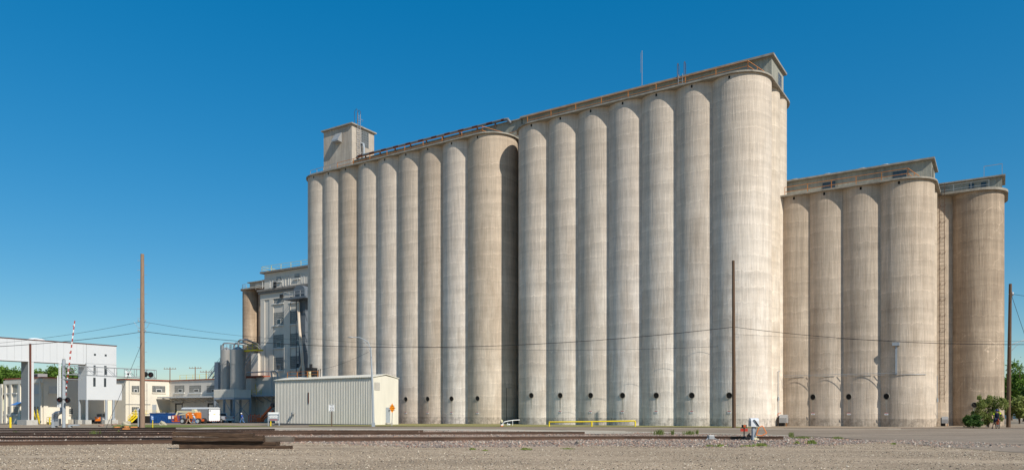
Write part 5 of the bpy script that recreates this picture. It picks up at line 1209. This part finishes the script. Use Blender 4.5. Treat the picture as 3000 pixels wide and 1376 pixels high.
# ============================================================ VEHICLES
def wheel(rt, x, y, r, w, sg, rim='rim'):
    o = MB().wheel((x,y,r), r, w).build('wheel', M['rubber'], rt)
    MB().wheel((x,y+sg*(w/2+.005),r), r*.58, .03).build('rim', M[rim], o)
# enclosed trailer: x axis along the row towards the camera's right, y away from camera
x, y, z = G(610, 1239.2); tr_ = root('cargo_trailer', 'long enclosed cargo trailer with a white rear door, behind the orange lift', 'trailer', (x,y,z), rz=TH); tr_.location.z = z
L = 8.2; W = 2.5; H = 2.85; z0 = .42
b = MB(); b.box(-L,0,0,W,z0,H-.12); b.build('side_body', M['trailer_side'], tr_, bevel=.03)
b = MB(); b.prismx([(-.03,H-.25),(W+.03,H-.25),(W+.03,H-.05),(W-.3,H+.08),(.3,H+.08),(-.03,H-.05)], -L-.03, .02); b.build('roof', M['white'], tr_)
o = MB().box(.0,.06,.08,W-.08,z0+.08,H-.25).build('rear_door', M['white'], tr_)
b = MB(); b.add([(.068,W*.5+d[0]*.14,z0+1.25+d[1]*.07) for d in ((-1.6,-.5),(-1.4,.5),(-.5,.5),(-.5,1),(.5,1),(.5,.5),(1.6,.5),(1.4,-.5),(.5,-.5),(.5,-1),(-.5,-1),(-.5,-.5))], [tuple(range(12))], False); b.build('emblem', M['yellow'], o)
b = MB(); b.box(.06,.09,.12,.16,z0+1.1,z0+1.3); b.box(.06,.09,W-.16,W-.12,z0+1.1,z0+1.3); b.box(.06,.075,.2,.5,H-.6,H-.45); b.build('latch', M['black'], o)
b = MB(); b.box(-.02,.07,-.02,.08,z0,H-.1); b.box(-.02,.07,W-.08,W+.02,z0,H-.1); b.box(-.02,.07,0,W,H-.25,H-.1); b.build('rear_frame', M['black'], tr_)
b = MB()
for i in range(11): b.mi = i%2; b.box(.061,.066,.1+i*(W-.2)/11,.1+(i+1)*(W-.2)/11,z0,z0+.08)
b.build('reflector_tape', [M['red'], M['white']], tr_)
MB().box(-L,.03,.1,W-.1,z0-.12,z0).build('chassis', M['black'], tr_)
for xx in (-2.6,-3.5): wheel(tr_, xx, .18, .36, .24, -1); wheel(tr_, xx, W-.18, .36, .24, 1)
# pickup truck
tv_ = W2S(*G(610,1239.2)[:2])[1]+2.7; x, y = S2W(PV(660,1239,tv_)[0], tv_); z = gz(x,y); pk = root('pickup_truck', 'white pickup truck seen from behind, beside the steel platform', 'pickup truck', (x,y,z), rz=TH)
b = MB(); b.prismy([(-5.6,.55),(0,.55),(0,1.28),(-2.0,1.28),(-2.05,1.28),(-2.25,1.86),(-3.6,1.88),(-4.3,1.32),(-5.6,1.15)], 0, 1.95); b.build('body', M['carwhite'], pk, bevel=.06)
b = MB(); b.prismy([(-2.12,1.36),(-2.3,1.80),(-3.58,1.82),(-4.1,1.36)], -.012, 1.962); b.build('side_windows', M['glass'], pk)
b = MB(); b.add([(-2.035,.18,1.34),(-2.035,1.77,1.34),(-2.215,1.68,1.80),(-2.215,.27,1.80)], [(0,1,2,3)], False); b.build('rear_window', M['glass'], pk)
MB().box(-.03,.012,.22,1.73,.75,1.24).build('tailgate', M['trailer_side'], pk)
for yy in (.02,1.76): MB().box(-.06,.015,yy,yy+.17,.82,1.2).build('tail_lamp', M['red'], pk)
MB().box(-.05,.18,0,1.95,.42,.62).build('bumper', M['steel'], pk); MB().box(.18,.19,.85,1.15,.46,.58).build('licence_plate', M['white'], pk)
MB().box(-1.9,-.1,.1,1.85,1.27,1.30).build('bed_liner', M['black'], pk)
for xx in (-1.15,-4.75): wheel(pk, xx, .10, .40, .27, -1); wheel(pk, xx, 1.85, .40, .27, 1)
# dumpster
x, y, z = G(440, 1237); L = 95/F*y/.80*1.0; x2, y2, z2 = G(440,1239.6); y = y2; du = root('roll_off_dumpster', 'long blue roll off dumpster full of debris in front of the cream annex', 'dumpster', (x2,y2,z2), rz=R_(-8))
H = 31/F*y; L = 98/F*y; b = MB(); b.prismx([(0,.15),(2.3,.15),(2.45,H),(-.12,H),(0,.15)][:4], 0, L); b.build('container', M['blue'], du)
b = MB(); b.box(-.05,L+.05,-.2,-.08,H-.12,H); 
for i in range(14): b.box(.1+i*L/14,.18+i*L/14,-.14,-.02,.2,H-.1)
b.box(-.02,L+.02,-.06,0,.1,.28); b.build('ribs', M['blue'], du)
b = MB(); random.seed(3)
for i in range(60): b.ell((random.uniform(.2,L-.2),random.uniform(0,2.2),H-.05),(random.uniform(.1,.35),random.uniform(.1,.3),random.uniform(.05,.16)),6,4)
b.build('debris', M['rock'], du)
for i, (a, hh_) in enumerate(((L*.60,.62),(L*.72,.62),(.35,.5))): MB().box(a,a+(.6 if i == 0 else .4),-.2,-.17,H*.45,H*.45+.6).build('sticker', M['white'], du)
b = MB()
for xx in (.5,L-.5): b.wheel((xx,.2,.12),.14,.2)
b.build('roller', M['black'], du)
# orange boom lift, stowed
x, y, z = G(563, 1240.5); bl = root('boom_lift', 'orange boom lift with black tyres parked in front of the trailer', 'boom lift', (x,y,z), rz=R_(-12)); s = y/F
b = MB(); b.box(-1.6,1.9,-.6,.9,.45,.85); b.build('chassis', M['red_o'], bl, bevel=.05)
b = MB(); b.prismy([(-.6,.95),(1.75,.95),(1.75,2.05),(-.2,2.1),(-.75,1.75)], -.9, .2); tt = b.build('turntable', M['orange'], bl, bevel=.06)
text_mb('JLG', .38, lambda p: (p.x+1.15, -.915, p.y+1.55), .003).build('lettering', M['black'], tt)
b = MB(); b.prismy([(.55,2.0),(1.25,2.0),(1.25,2.3),(1.05,2.6),(.6,2.6)], -.95, -.2); b.build('counter_hood', M['cream_boom'], bl)
b = MB(); b.bar((1.2,.5,2.1),(-3.2,.5,2.2), .3); b.bar((-3.2,.5,2.25),(-3.7,.4,1.2), .25); b.bar((-1,.45,1.9),(-3.0,.45,1.6), .2); b.build('boom', M['cream_boom'], bl)
MB().box(-4.0,-2.6,-.1,1.1,.35,.5).build('basket_floor', M['red_o'], bl); b = MB()
for xx in (-4.0,-3.3,-2.6):
    for yy in (-.1,1.1): b.bar((xx,yy,.4),(xx,yy,1.5), .06)
for zz in (.9,1.5):
    b.bar((-4,-.1,zz),(-2.6,-.1,zz), .06); b.bar((-4,1.1,zz),(-2.6,1.1,zz), .06); b.bar((-4,-.1,zz),(-4,1.1,zz), .06)
b.prismy([(-3.9,.3),(-3.3,.3),(-3.5,1.6),(-4.0,1.5)], .3, .6); b.build('basket', M['red_o'], bl)
for xx in (-1.35,1.75): wheel(bl, xx, -.75, .52, .38, -1); wheel(bl, xx, .95, .52, .38, 1)
# orange basket lift behind notice board
x, y, z = G(745, 1238); b2 = root('basket_lift', 'red orange lift basket and folded boom in the shade behind the notice board', 'boom lift', (x,y,z), rz=TH); s = y/F
MB().box(-1.6,1.2,0,1.0,.15,.28).build('floor', M['red_o'], b2); b = MB()
for i in range(6):
    xx = -1.6+i*.56
    for yy in (0,1.0): b.bar((xx,yy,.2),(xx,yy,1.35+.25*(i%2)), .06)
for zz in (.5,.95,1.35):
    for yy in (0,1.0): b.bar((-1.6,yy,zz),(1.2,yy,zz), .05)
b.build('basket', M['red_o'], b2)
b = MB(); b.bar((1.2,.5,.8),(4.4,.5,3.2), .34); b.bar((1.4,.5,.4),(4.4,.5,2.2), .22); b.box(.4,1.6,.2,.8,.2,.9); b.build('boom', M['red_o'], b2)
MB().cyl((4.4,.2,3.1),(4.4,.8,3.1), .38).build('boom_joint', M['black'], b2)
# skid steer
x, y, z = G(287, 1240); sk = root('skid_steer', 'orange and white skid steer loader parked under the white tower', 'loader', (x,y,z), rz=R_(0)); s = y/F; k = 13*s
b = MB(); b.prismx([(0,.35),(2.4,.35),(2.4,1.1),(1.6,1.3),(.1,1.45),(-.05,.9)], -k*.72, k*.72); b.build('body', M['white'], sk, bevel=.05)
gr_ = MB().box(-k*.62,k*.62,-.1,-.04,.55,1.4).build('rear_grille', M['orange'], sk, bevel=.03); MB().box(-k*.3,k*.3,-.13,-.10,1.14,1.26).build('lettering', M['white'], gr_)
b = MB(); b.box(-k*.6,k*.6,.6,2.0,1.3,1.95); b.build('cab_glass', M['glass'], sk); b = MB(); b.box(-k*.64,k*.64,.5,2.1,1.95,2.08)
for xx in (-k*.6,k*.6): b.box(xx-.06,xx+.06,.5,.62,1.2,1.95)
b.build('cab_frame', M['steel'], sk); MB().box(-k*.7,k*.7,-.12,0,.3,.52).build('bumper', M['black'], sk)
for xx in (-k*.85,k*.85):
    for yy in (.5,1.8):
        o = MB().cyl((xx-.14,yy,.4),(xx+.14,yy,.4), .42, n=18).build('wheel', M['rubber'], sk)
# cement mixer
x, y, z = G(333, 1240); mx_ = root('cement_mixer', 'small white and orange cement mixer right of the skid steer', 'cement mixer', (x,y,z)); s = y/F
MB().box(-5*s,6*s,-.3,.3,3*s,5*s).build('frame', M['white'], mx_)
b = MB(); b.tube([(-7*s,0,13*s),(-5*s,0,12*s),(0,0,9*s),(3*s,0,8*s)], [.2,.35,.55,.3], 14); b.build('drum', M['white'], mx_)
MB().ell((3*s,-.3,8.5*s),(7*s,.3,2.8*s)).build('cover', M['orange'], mx_)
MB().tube([(-4*s,0,14*s),(-4.4*s,0,19*s)], [.12,.08], 8).build('chimney', M['white'], mx_)
for xx in (-4*s,5*s): wheel(mx_, xx, -.3, .22, .1, -1, 'steel')
x, y, z = G(235, 1240.8); cn_ = root('traffic_cone', 'orange and white traffic cone beside the tower column', 'traffic cone', (x,y,z)); s = y/F; h = 18*s*.95
b = MB()
for i in range(5): b.mi = 1 if i in (1,3) else 0; b.tube([(0,0,h*i/5),(0,0,h*(i+1)/5)], [.19-.032*i,.19-.032*(i+1)], 14, False)
b.build('cone', [M['orange'], M['white']], cn_); MB().box(-.24,.24,-.24,.24,0,.05).build('base', M['orange'], cn_)
x, y, z = G(243, 1240.8); o = MB().cyl((0,0,0),(0,0,.5), .2, .24).build('bucket', M['white'], None, loc=(x,y,z)); tag(o, 'white plastic bucket between the tower footings', 'bucket')
x, y, z = G(262, 1240); o = root('engine_unit', 'dark portable engine unit left of the skid steer', 'machine', (x,y,z)); MB().box(-.6,.6,0,.8,.25,.8).build('block', M['black'], o, bevel=.05); b = MB(); b.wheel((-.4,.1,.2),.2,.1); b.wheel((.4,.1,.2),.2,.1); b.build('wheels', M['rubber'], o); b = MB(); b.tube([(-.5,0,.8),(-.5,0,1.1),(.5,0,1.1),(.5,0,.8)], .03, 6); b.build('handle', M['steel'], o)
# boulders and debris
def boulder(px, py, wpx, hpx, m, label, seed):
    x, y, z = G(px, py); s = y/F; random.seed(seed); b = MB(); b.ell((0,0,0),(1,1,1),14,9)
    vs = []; ph = [random.uniform(0,6) for _ in range(6)]
    for v in b.v:
        n_ = 1+.16*math.sin(3*v[0]+ph[0])*math.cos(2.5*v[1]+ph[1])+.12*math.sin(5*v[2]+4*v[0]+ph[2])+.05*math.sin(9*v[1]+7*v[2]+ph[3])
        vs.append((v[0]*n_*wpx*s/2, v[1]*n_*wpx*s*.35, max(v[2]*n_,-.25)*hpx*s*.8+hpx*s*.2))
    b.v = vs; o = b.build('boulder', M[m], None, loc=(x,y,z)); 
    for p in o.data.polygons: p.use_smooth = False
    tag(o, label, 'rock', 'boulders on the grass strip')
boulder(369.5, 1245, 26, 13, 'rock', 'large pale boulder left of the tall pole', 2)
boulder(476, 1245, 24, 13, 'rock', 'pale boulder in front of the blue dumpster', 5)
boulder(297, 1248, 18, 7, 'rock_red', 'low reddish boulder on the left end of the grass', 8)
boulder(335, 1245, 17, 6, 'rock_red', 'small reddish boulder below the cement mixer', 9)
for px, py, w_, h_, lb_ in ((343,1255,12,3,'orange marked block on the rails, leftmost of four'),(368,1254,15,4,'dark orange marked block on the rails, tallest of four'),(370,1260,15,2.5,'thin orange strip lying between the rails'),(397,1256,22,4,'long orange marked block right beside the tall pole')):
    x, y, z = G(px, py); s = y/F; o = MB().box(-w_*s/2,w_*s/2,-.3,.3,0,h_*s+.12).build('marked_block', M['debris'], None, loc=(x,y,z+.03), bevel=.04); tag(o, lb_, 'debris', 'orange marked blocks on the track')

# ============================================================ PEOPLE
def skinmesh(name, V_, E_, R__, m, parent, sub=1):
    me = bpy.data.meshes.new(name); me.from_pydata(V_, E_, []); me.update(); o = bpy.data.objects.new(name, me); col.objects.link(o); o.parent = parent
    sk_ = o.modifiers.new('skin', 'SKIN'); me.skin_vertices[0].data[0].use_root = True
    for i, r in enumerate(R__): me.skin_vertices[0].data[i].radius = (r, r)
    su = o.modifiers.new('sub', 'SUBSURF'); su.levels = sub; su.render_levels = sub; me.materials.append(m)
    dg = bpy.context.evaluated_depsgraph_get(); nm = bpy.data.meshes.new_from_object(o.evaluated_get(dg)); o.modifiers.clear(); o.data = nm; bpy.data.meshes.remove(me)
    for p in nm.polygons: p.use_smooth = True
    return o
def person(label, loc, rz, J, cols, helmet='hat', shorts=False, sleeve=True):
    rt = root('person', label, 'person', loc, rz)
    pel, ch, nk, hd_ = J['pelvis'], J['chest'], J['neck'], J['head']
    V_ = [pel, ch, nk, (nk[0]+.01,nk[1],nk[2]+.07), hd_, (hd_[0]+.01,hd_[1],hd_[2]+.09)]; E_ = [(0,1),(1,2),(2,3),(3,4),(4,5)]; R__ = [.13,.14,.06,.055,.095,.075]
    V_.append((hd_[0]+.115,hd_[1],hd_[2]-.01)); E_.append((4,6)); R__.append(.018)
    for s_ in ('l','r'):
        sg = 1 if s_ == 'l' else -1
        hip, kn, an_, toe = J['hip_'+s_], J['knee_'+s_], J['ank_'+s_], J['toe_'+s_]; b0 = len(V_)
        V_ += [hip, kn, an_, toe]; E_ += [(0,b0),(b0,b0+1),(b0+1,b0+2),(b0+2,b0+3)]; R__ += [.085,.055,.04,.035]
        sh_, el, wr_ = J['sho_'+s_], J['elb_'+s_], J['wri_'+s_]; b0 = len(V_); d = (Vector(wr_)-Vector(el)).normalized()
        palm = Vector(wr_)+d*.07
        V_ += [sh_, el, wr_, tuple(palm)]; E_ += [(1,b0),(b0,b0+1),(b0+1,b0+2),(b0+2,b0+3)]; R__ += [.055,.042,.028,.034]
        side = d.cross(Vector((1,0,0)) if abs(d.x) < .8 else Vector((0,0,1))).normalized(); fw = d.cross(side)
        for k, (o_, ln) in enumerate(((-.03,.065),(-.01,.08),(.01,.075),(.03,.06))):
            q = palm+side*o_+d*.02; V_ += [tuple(q), tuple(q+d*ln*.6+fw*.015), tuple(q+d*ln+fw*.04)]; e0 = len(V_)-3; E_ += [(b0+3,e0),(e0,e0+1),(e0+1,e0+2)]; R__ += [.01,.009,.008]
        q = Vector(wr_)+d*.03+side*.04; V_ += [tuple(q), tuple(q+side*.03+d*.04)]; e0 = len(V_)-2; E_ += [(b0+2,e0),(e0,e0+1)]; R__ += [.011,.009]
    body = skinmesh('body', V_, E_, R__, M['skin'], rt)
    V2 = [ch, pel, tuple(Vector(ch).lerp(Vector(nk),.7))]; E2 = [(0,1),(0,2)]; R2 = [.185,.165,.12]
    for s_ in ('l','r'):
        b0 = len(V2); end = Vector(J['elb_'+s_]).lerp(Vector(J['wri_'+s_]), .85 if sleeve else -.15)
        if sleeve: V2 += [J['sho_'+s_], J['elb_'+s_], tuple(end)]; E2 += [(0,b0),(b0,b0+1),(b0+1,b0+2)]; R2 += [.085,.065,.05]
        else: V2 += [J['sho_'+s_], tuple(end)]; E2 += [(0,b0),(b0,b0+1)]; R2 += [.085,.07]
    shirt = skinmesh('jacket' if sleeve else 'shirt', V2, E2, R2, M[cols[0]], body)
    V3 = [(pel[0],pel[1],pel[2]-.01)]; E3 = []; R3 = [.175]
    for s_ in ('l','r'):
        b0 = len(V3); k_, a_ = J['knee_'+s_], J['ank_'+s_]
        if shorts: V3 += [J['hip_'+s_], tuple(Vector(J['hip_'+s_]).lerp(Vector(k_),.85))]; E3 += [(0,b0),(b0,b0+1)]; R3 += [.115,.095]
        else: V3 += [J['hip_'+s_], k_, a_]; E3 += [(0,b0),(b0,b0+1),(b0+1,b0+2)]; R3 += [.11,.085,.065]
    skinmesh('shorts' if shorts else 'trousers', V3, E3, R3, M[cols[1]], body)
    for s_ in ('l','r'):
        a_, t_ = J['ank_'+s_], J['toe_'+s_]; MB().tube([(a_[0]-.06,a_[1],a_[2]-.02),a_,tuple(Vector(a_).lerp(Vector(t_),.5)),t_,(t_[0]+.05,t_[1],t_[2])], [.04,.062,.055,.045,.025], 8).build('shoe', M[cols[2]], body)
    h = MB(); h.ell((hd_[0],hd_[1],hd_[2]+.07),(.15,.125,.11)); h.cyl((hd_[0]+.02,hd_[1],hd_[2]+.04),(hd_[0]+.02,hd_[1],hd_[2]+.055), .165, n=16)
    h.build('helmet', M[helmet], body)
    MB().ell((hd_[0]-.03,hd_[1],hd_[2]+.0),(.085,.085,.09)).build('hair', M['brown'], body)
    f = MB()
    for sy in (-.035,.035): f.ell((hd_[0]+.092,hd_[1]+sy,hd_[2]+.02),(.012,.014,.009),6,4)
    f.build('eyes', M['black'], body)
    return rt
def walkJ(lean=.05, st=.38, arm=.25, H=1.0):
    return dict(pelvis=(0,0,.93), chest=(lean,0,1.27), neck=(lean*1.5,0,1.48), head=(lean*2.4,0,1.63),
      hip_l=(.01,.10,.88), hip_r=(.01,-.10,.88), knee_l=(st*.62,.10,.50), knee_r=(-st*.15,-.10,.48), ank_l=(st,.10,.09), ank_r=(-st*1.1,-.10,.14), toe_l=(st+.17,.10,.05), toe_r=(-st*1.1+.13,-.10,.04),
      sho_l=(lean*1.2,.19,1.41), sho_r=(lean*1.2,-.19,1.41), elb_l=(-arm*.5,.23,1.13), elb_r=(arm*.5,-.23,1.12), wri_l=(-arm*.5,.23,.88), wri_r=(arm*1.5,-.21,.92))
g = G(553, 1240.8); person('walking worker in dark jacket, khaki trousers and white hard hat', g, R_(180-15), walkJ(.04,.42,.3), ('navy','khaki','boot'))
g = G(570, 1241); person('walking worker in pale blue shirt and jeans with white hard hat', g, R_(180-10), walkJ(.14,.46,.15), ('ltshirt','denim','boot'))
g = G(709.5, 1239.8); person('worker in bright blue jacket and jeans walking left before the platform', g, R_(180-5), walkJ(.06,.36,.1), ('bluework','denim','boot'))
# cyclist with one foot on the road
gx_, gy_, gzz = G(2922, 1254.6); k = 1.0
cy = person('cyclist in dark shirt with yellow shoulders and blue helmet standing astride a bicycle', (gx_-.05, gy_, gzz), R_(-120), dict(pelvis=(-.02,0,.92), chest=(.10,0,1.27), neck=(.13,0,1.46), head=(.16,0,1.60),
   hip_l=(0,.10,.88), hip_r=(0,-.12,.86), knee_l=(.30,.20,.74), knee_r=(.06,-.26,.48), ank_l=(.12,.16,.38), ank_r=(.0,-.34,.09), toe_l=(.27,.17,.34), toe_r=(.15,-.36,.04),
   sho_l=(.11,.19,1.39), sho_r=(.11,-.19,1.39), elb_l=(.22,.40,1.15), elb_r=(.20,-.38,1.14), wri_l=(.40,.50,1.08), wri_r=(.42,-.36,1.02)), ('navy','navy','black'), 'helmet', True, False)
sh_o = [c for c in bpy.data.objects if c.name.startswith('shirt')][-1]
b = MB()
for sy in (-1,1): b.tube([(.10,sy*.10,1.455),(.115,sy*.21,1.40),(.16,sy*.29,1.30)], [.05,.088,.08], 8)
b.build('yellow_shoulders', M['lime'], sh_o)
bk = root('bicycle', 'bicycle under the cyclist at the right, seen from the front', 'bicycle', (gx_+.02, gy_+.02, gzz), R_(-112))
def bw(x, nm='wheel'):
    b = MB(); P = [(x+.33*math.cos(t),0,.345+.33*math.sin(t)) for t in [2*math.pi*i/24 for i in range(25)]]; b.tube(P, .024, 6, False); o = b.build(nm, M['rubber'], bk)
    q = MB()
    for i in range(12): t = math.pi*i/6; q.bar((x,0,.345),(x+.32*math.cos(t),0,.345+.32*math.sin(t)), .004)
    q.cyl((x,-.04,.345),(x,.04,.345), .03); q.build('spokes', M['steel'], o)
bw(.52); bw(-.52)
b = MB()
for p, q_ in (((-.52,0,.345),(-.08,0,.30)),((-.52,0,.345),(-.18,0,.80)),((-.08,0,.30),(-.2,0,.86)),((-.08,0,.30),(.36,0,.78)),((-.18,0,.78),(.34,0,.84)),((.33,0,.92),(.52,0,.345))): b.bar(p, q_, .035)
b.build('frame', M['red_o'], bk)
MB().tube([(.30,-.32,1.04),(.36,-.2,1.0),(.34,0,.97),(.36,.2,1.0),(.30,.32,1.04)], .014, 6).build('handlebar', M['black'], bk)
MB().ell((-.2,0,.90),(.14,.07,.035)).build('saddle', M['black'], bk); b = MB(); b.cyl((-.08,-.06,.30),(-.08,.06,.30), .09); b.bar((-.08,.06,.30),(.0,.12,.42), .02); b.bar((-.08,-.06,.30),(-.16,-.12,.18), .02); b.build('crank', M['steel'], bk)

# ============================================================ TREES
def crown(name, c, r, n, leaf, m, parent, seed, lumps=9, flat=.8, fill=.35, lr=(.24,.46)):
    g = np.random.default_rng(seed); L = g.uniform(-1,1,(lumps,3)); L /= np.maximum(np.linalg.norm(L,axis=1,keepdims=True),.6); L *= g.uniform(.35,.75,(lumps,1)); L[:,2] *= .9
    lr = g.uniform(lr[0],lr[1],lumps); idx = g.integers(0,lumps,n); d = g.normal(0,1,(n,3)); d /= np.linalg.norm(d,axis=1,keepdims=True)
    rad = g.uniform(fill,1.0,(n,1))**.5; P = L[idx]+d*lr[idx][:,None]*rad*g.uniform(.75,1.0,(n,1))*np.where(g.random((n,1))<.12, 1.45, 1.0); P = P*np.array(r)+np.array(c)
    a = g.normal(0,1,(n,3)); a /= np.linalg.norm(a,axis=1,keepdims=True); b_ = np.cross(a, g.normal(0,1,(n,3))); b_ /= np.linalg.norm(b_,axis=1,keepdims=True)
    s = g.uniform(.6,1.3,(n,1))*leaf; v = np.stack([P-a*s*.9, P-b_*s*.45, P+a*s*.9, P+b_*s*.45],1).reshape(-1,3)
    me = bpy.data.meshes.new(name); me.vertices.add(len(v)); me.vertices.foreach_set('co', v.ravel()); me.loops.add(n*4); me.loops.foreach_set('vertex_index', np.arange(n*4))
    me.polygons.add(n); me.polygons.foreach_set('loop_start', np.arange(n)*4); me.polygons.foreach_set('loop_total', np.full(n,4)); me.update(calc_edges=True)
    at = me.attributes.new('tone', 'FLOAT', 'POINT'); tn = np.clip(g.uniform(0,1,n)*.6+g.uniform(0,.5,lumps)[idx],0,1); at.data.foreach_set('value', np.repeat(tn,4))
    me.materials.append(M[m]); o = bpy.data.objects.new(name, me); col.objects.link(o); o.parent = parent; return o
def tree(px, ytop, Y, wpx, label, seed, m='leaf', n=5500, group='trees beyond the buildings', leaf=.30, trunk=True, name='tree', zbase=None, lowfrac=.25):
    x = (px-CX)/F*Y; z0 = gz(x,Y); zt = CH-(ytop-HZ)/F*Y-z0; W = wpx/F*Y/2
    rt = root(name, label, 'tree', (x,Y,z0), group=group); rr = random.Random(seed)
    hb = zt*lowfrac; b = MB(); b.tube([(0,0,-.3),(.1,0,hb),(0,.1,zt*.6)], [zt*.028,zt*.022,zt*.01], 8)
    for i in range(7):
        t = rr.uniform(0,6.28); b.tube([(.05,0,hb*rr.uniform(.8,1.6)),(W*.35*math.cos(t),W*.35*math.sin(t),zt*.5),(W*.7*math.cos(t),W*.7*math.sin(t),zt*rr.uniform(.55,.8))], [zt*.014,zt*.009,zt*.003], 6)
    b.build('trunk', M['bark'], rt)
    crown('crown', (0,0,(zt+hb)/2), (W*1.05,W*1.0,(zt-hb)/2*1.04), n, leaf, m, rt, seed, lumps=16); return rt
TL = [(-20,1082,190,80,'leaf','bright green tree at the far left edge beyond the warehouse'),(22,1068,185,62,'leaf','tallest bright green tree left of the bridge pillar'),(50,1086,200,50,'leaf_d','darker low tree just left of the bridge pillar'),
      (108,1071,185,48,'leaf','round bright tree right of the bridge pillar'),(82,1095,210,60,'leaf_d','dark low tree directly behind the bridge pillar'),(150,1084,195,46,'leaf_d','dark tree behind the rooftop air conditioner'),(172,1066,185,56,'leaf','bright tree behind the signal mast'),(212,1084,200,56,'leaf_d','dark tree beside the white tower under the bridge')]
for i, (px, yt, Y, wp, m, lb_) in enumerate(TL): tree(px, yt-7, Y, wp*1.7, lb_, 20+i, m, 6500, leaf=.34, lowfrac=.35)
TR = [(3000,1040,112,120,'leaf','tall bright green tree right of the last silo',.05),(2962,1075,125,60,'leaf_d','dark tree behind the right edge pole',.1),(3040,1110,98,110,'leaf_d','dark broad tree cut by the right edge of the picture',.1),(2985,1150,92,70,'leaf_s','low yellow green tree under the tall right tree',.05)]
for i, (px, yt, Y, wp, m, lb_, lf) in enumerate(TR): tree(px, yt, Y, wp, lb_, 50+i, m, 12000, group='trees at the right edge', leaf=.20, lowfrac=lf)
sr_ = tree(2893, 1152, 73.0, 118, 'large loose shrub in front of the farthest right silo', 71, 'leaf_s', 5200, group=None, leaf=.10, name='shrub', lowfrac=0.02)
for c in list(bpy.data.objects):
    if c.parent == sr_ and c.name.startswith('crown'): bpy.data.objects.remove(c)
crown('crown', (0,0,1.7), (2.3,1.5,2.2), 10500, .085, 'leaf_s', sr_, 75, lumps=34, lr=(.10,.26))
tree(2850, 1205, 71.5, 60, 'dense dark low bush at the left foot of the large shrub', 73, 'leaf_d', 5000, group=None, leaf=.10, name='shrub', lowfrac=0.0)
# weeds
def weed(px, py, h, w_, label, seed, n=60, m='leaf_w'):
    x, y, z = G(px, py); g = random.Random(seed); s = y/F; vs = []; fs = []; tn = []
    for i in range(n):
        a = g.uniform(0,6.28); r = abs(g.gauss(0,.4))*w_*s; bx, by = r*math.cos(a), r*math.sin(a)*.6; hh = h*s*g.uniform(.35,1); lx, ly = g.uniform(-.35,.35)*hh, g.uniform(-.3,.3)*hh
        k = len(vs); t = .012+.012*g.random(); vs += [(bx-t,by,0),(bx+t,by,0),(bx+lx*.5+t,by+ly*.5,hh*.6),(bx+lx,by+ly,hh),(bx+lx*.5-t,by+ly*.5,hh*.6)]; fs.append((k,k+1,k+2,k+3,k+4)); q = g.random(); tn += [q]*5
    k = len(vs); vs += [(w_*s*.62*math.cos(a/6*6.283), w_*s*.16*math.sin(a/6*6.283), .006) for a in range(6)]; fs.append(tuple(range(k,k+6))); tn += [.2]*6
    b = MB(); b.add(vs, fs, False); o = b.build('weed_clump', M[m], None, loc=(x,y,z))
    at = o.data.attributes.new('tone','FLOAT','POINT'); at.data.foreach_set('value', tn); return tag(o, label, 'weeds', 'weed clumps in the ballast')
WD = [(1932,1273,19,22,'tall thin weeds on the ballast, leftmost behind the rail',110),(1970,1273,20,6,'single tall weed stalk behind the rail',24),(2018,1273,16,30,'loose tall weeds behind the pale junction box',70),(2042,1272,19,5,'thin weed stalk between junction box and red target',22),
      (2318,1280,18,10,'tall weed just past the end of the rail',60),(2350,1284,9,40,'spread dry weeds beyond the switch gear',160),(2335,1300,11,9,'bright green weed on the ballast right of the switch gear',90),(2379,1300,14,16,'broad green weed on the ballast, biggest of the right side',150),(2455,1285,9,30,'low weeds beside the road edge',120),
      (2228,1307,12,30,'grassy weeds below the switch control box',170),(2190,1308,7,26,'short grass tuft below the red switch target',110),(2080,1308,8,16,'green tuft below the pale junction box',90),(2110,1308,10,18,'second green tuft right of the pale junction box',110),
      (1385,1318,9,10,'small green weed in the gravel, left one',50),(1420,1321,6,18,'flat yellow green weed patch in the gravel',80),(1540,1318,9,24,'green weed clump in the gravel at mid picture',90),(1665,1316,6,30,'low wide weed patch in the gravel',90),
      (275,1272,16,26,'dry stalks between the rails on the left',40),(348,1270,14,10,'dry stalks between the rails near the pole',24),(45,1270,12,16,'dry stalks between the rails at the far left',26),(2620,1302,8,14,'small green weed at the gravel and road edge',40)]
for i, (px, py, h, w_, lb_, n) in enumerate(WD): weed(px, py, h, w_, lb_, 100+i, n, 'leaf_w' if py < 1290 else 'leaf_s')
# far pale house at the right edge
x, y, _ = PY(3012,1230,150); hs_ = root('far_house', 'pale low house behind the trees at the right edge', 'house', (x,y,gz(x,y)))
MB().box(-2,9,0,7,0,2.2).build('wall', M['cream'], hs_); b = MB(); b.prismx([(-.4,2.2),(7.4,2.2),(3.5,3.6)], -2.4, 9.4); b.build('roof', M['roofing'], hs_); MB().box(.5,1.7,-.03,0,.9,1.8).build('window', M['glass'], hs_)
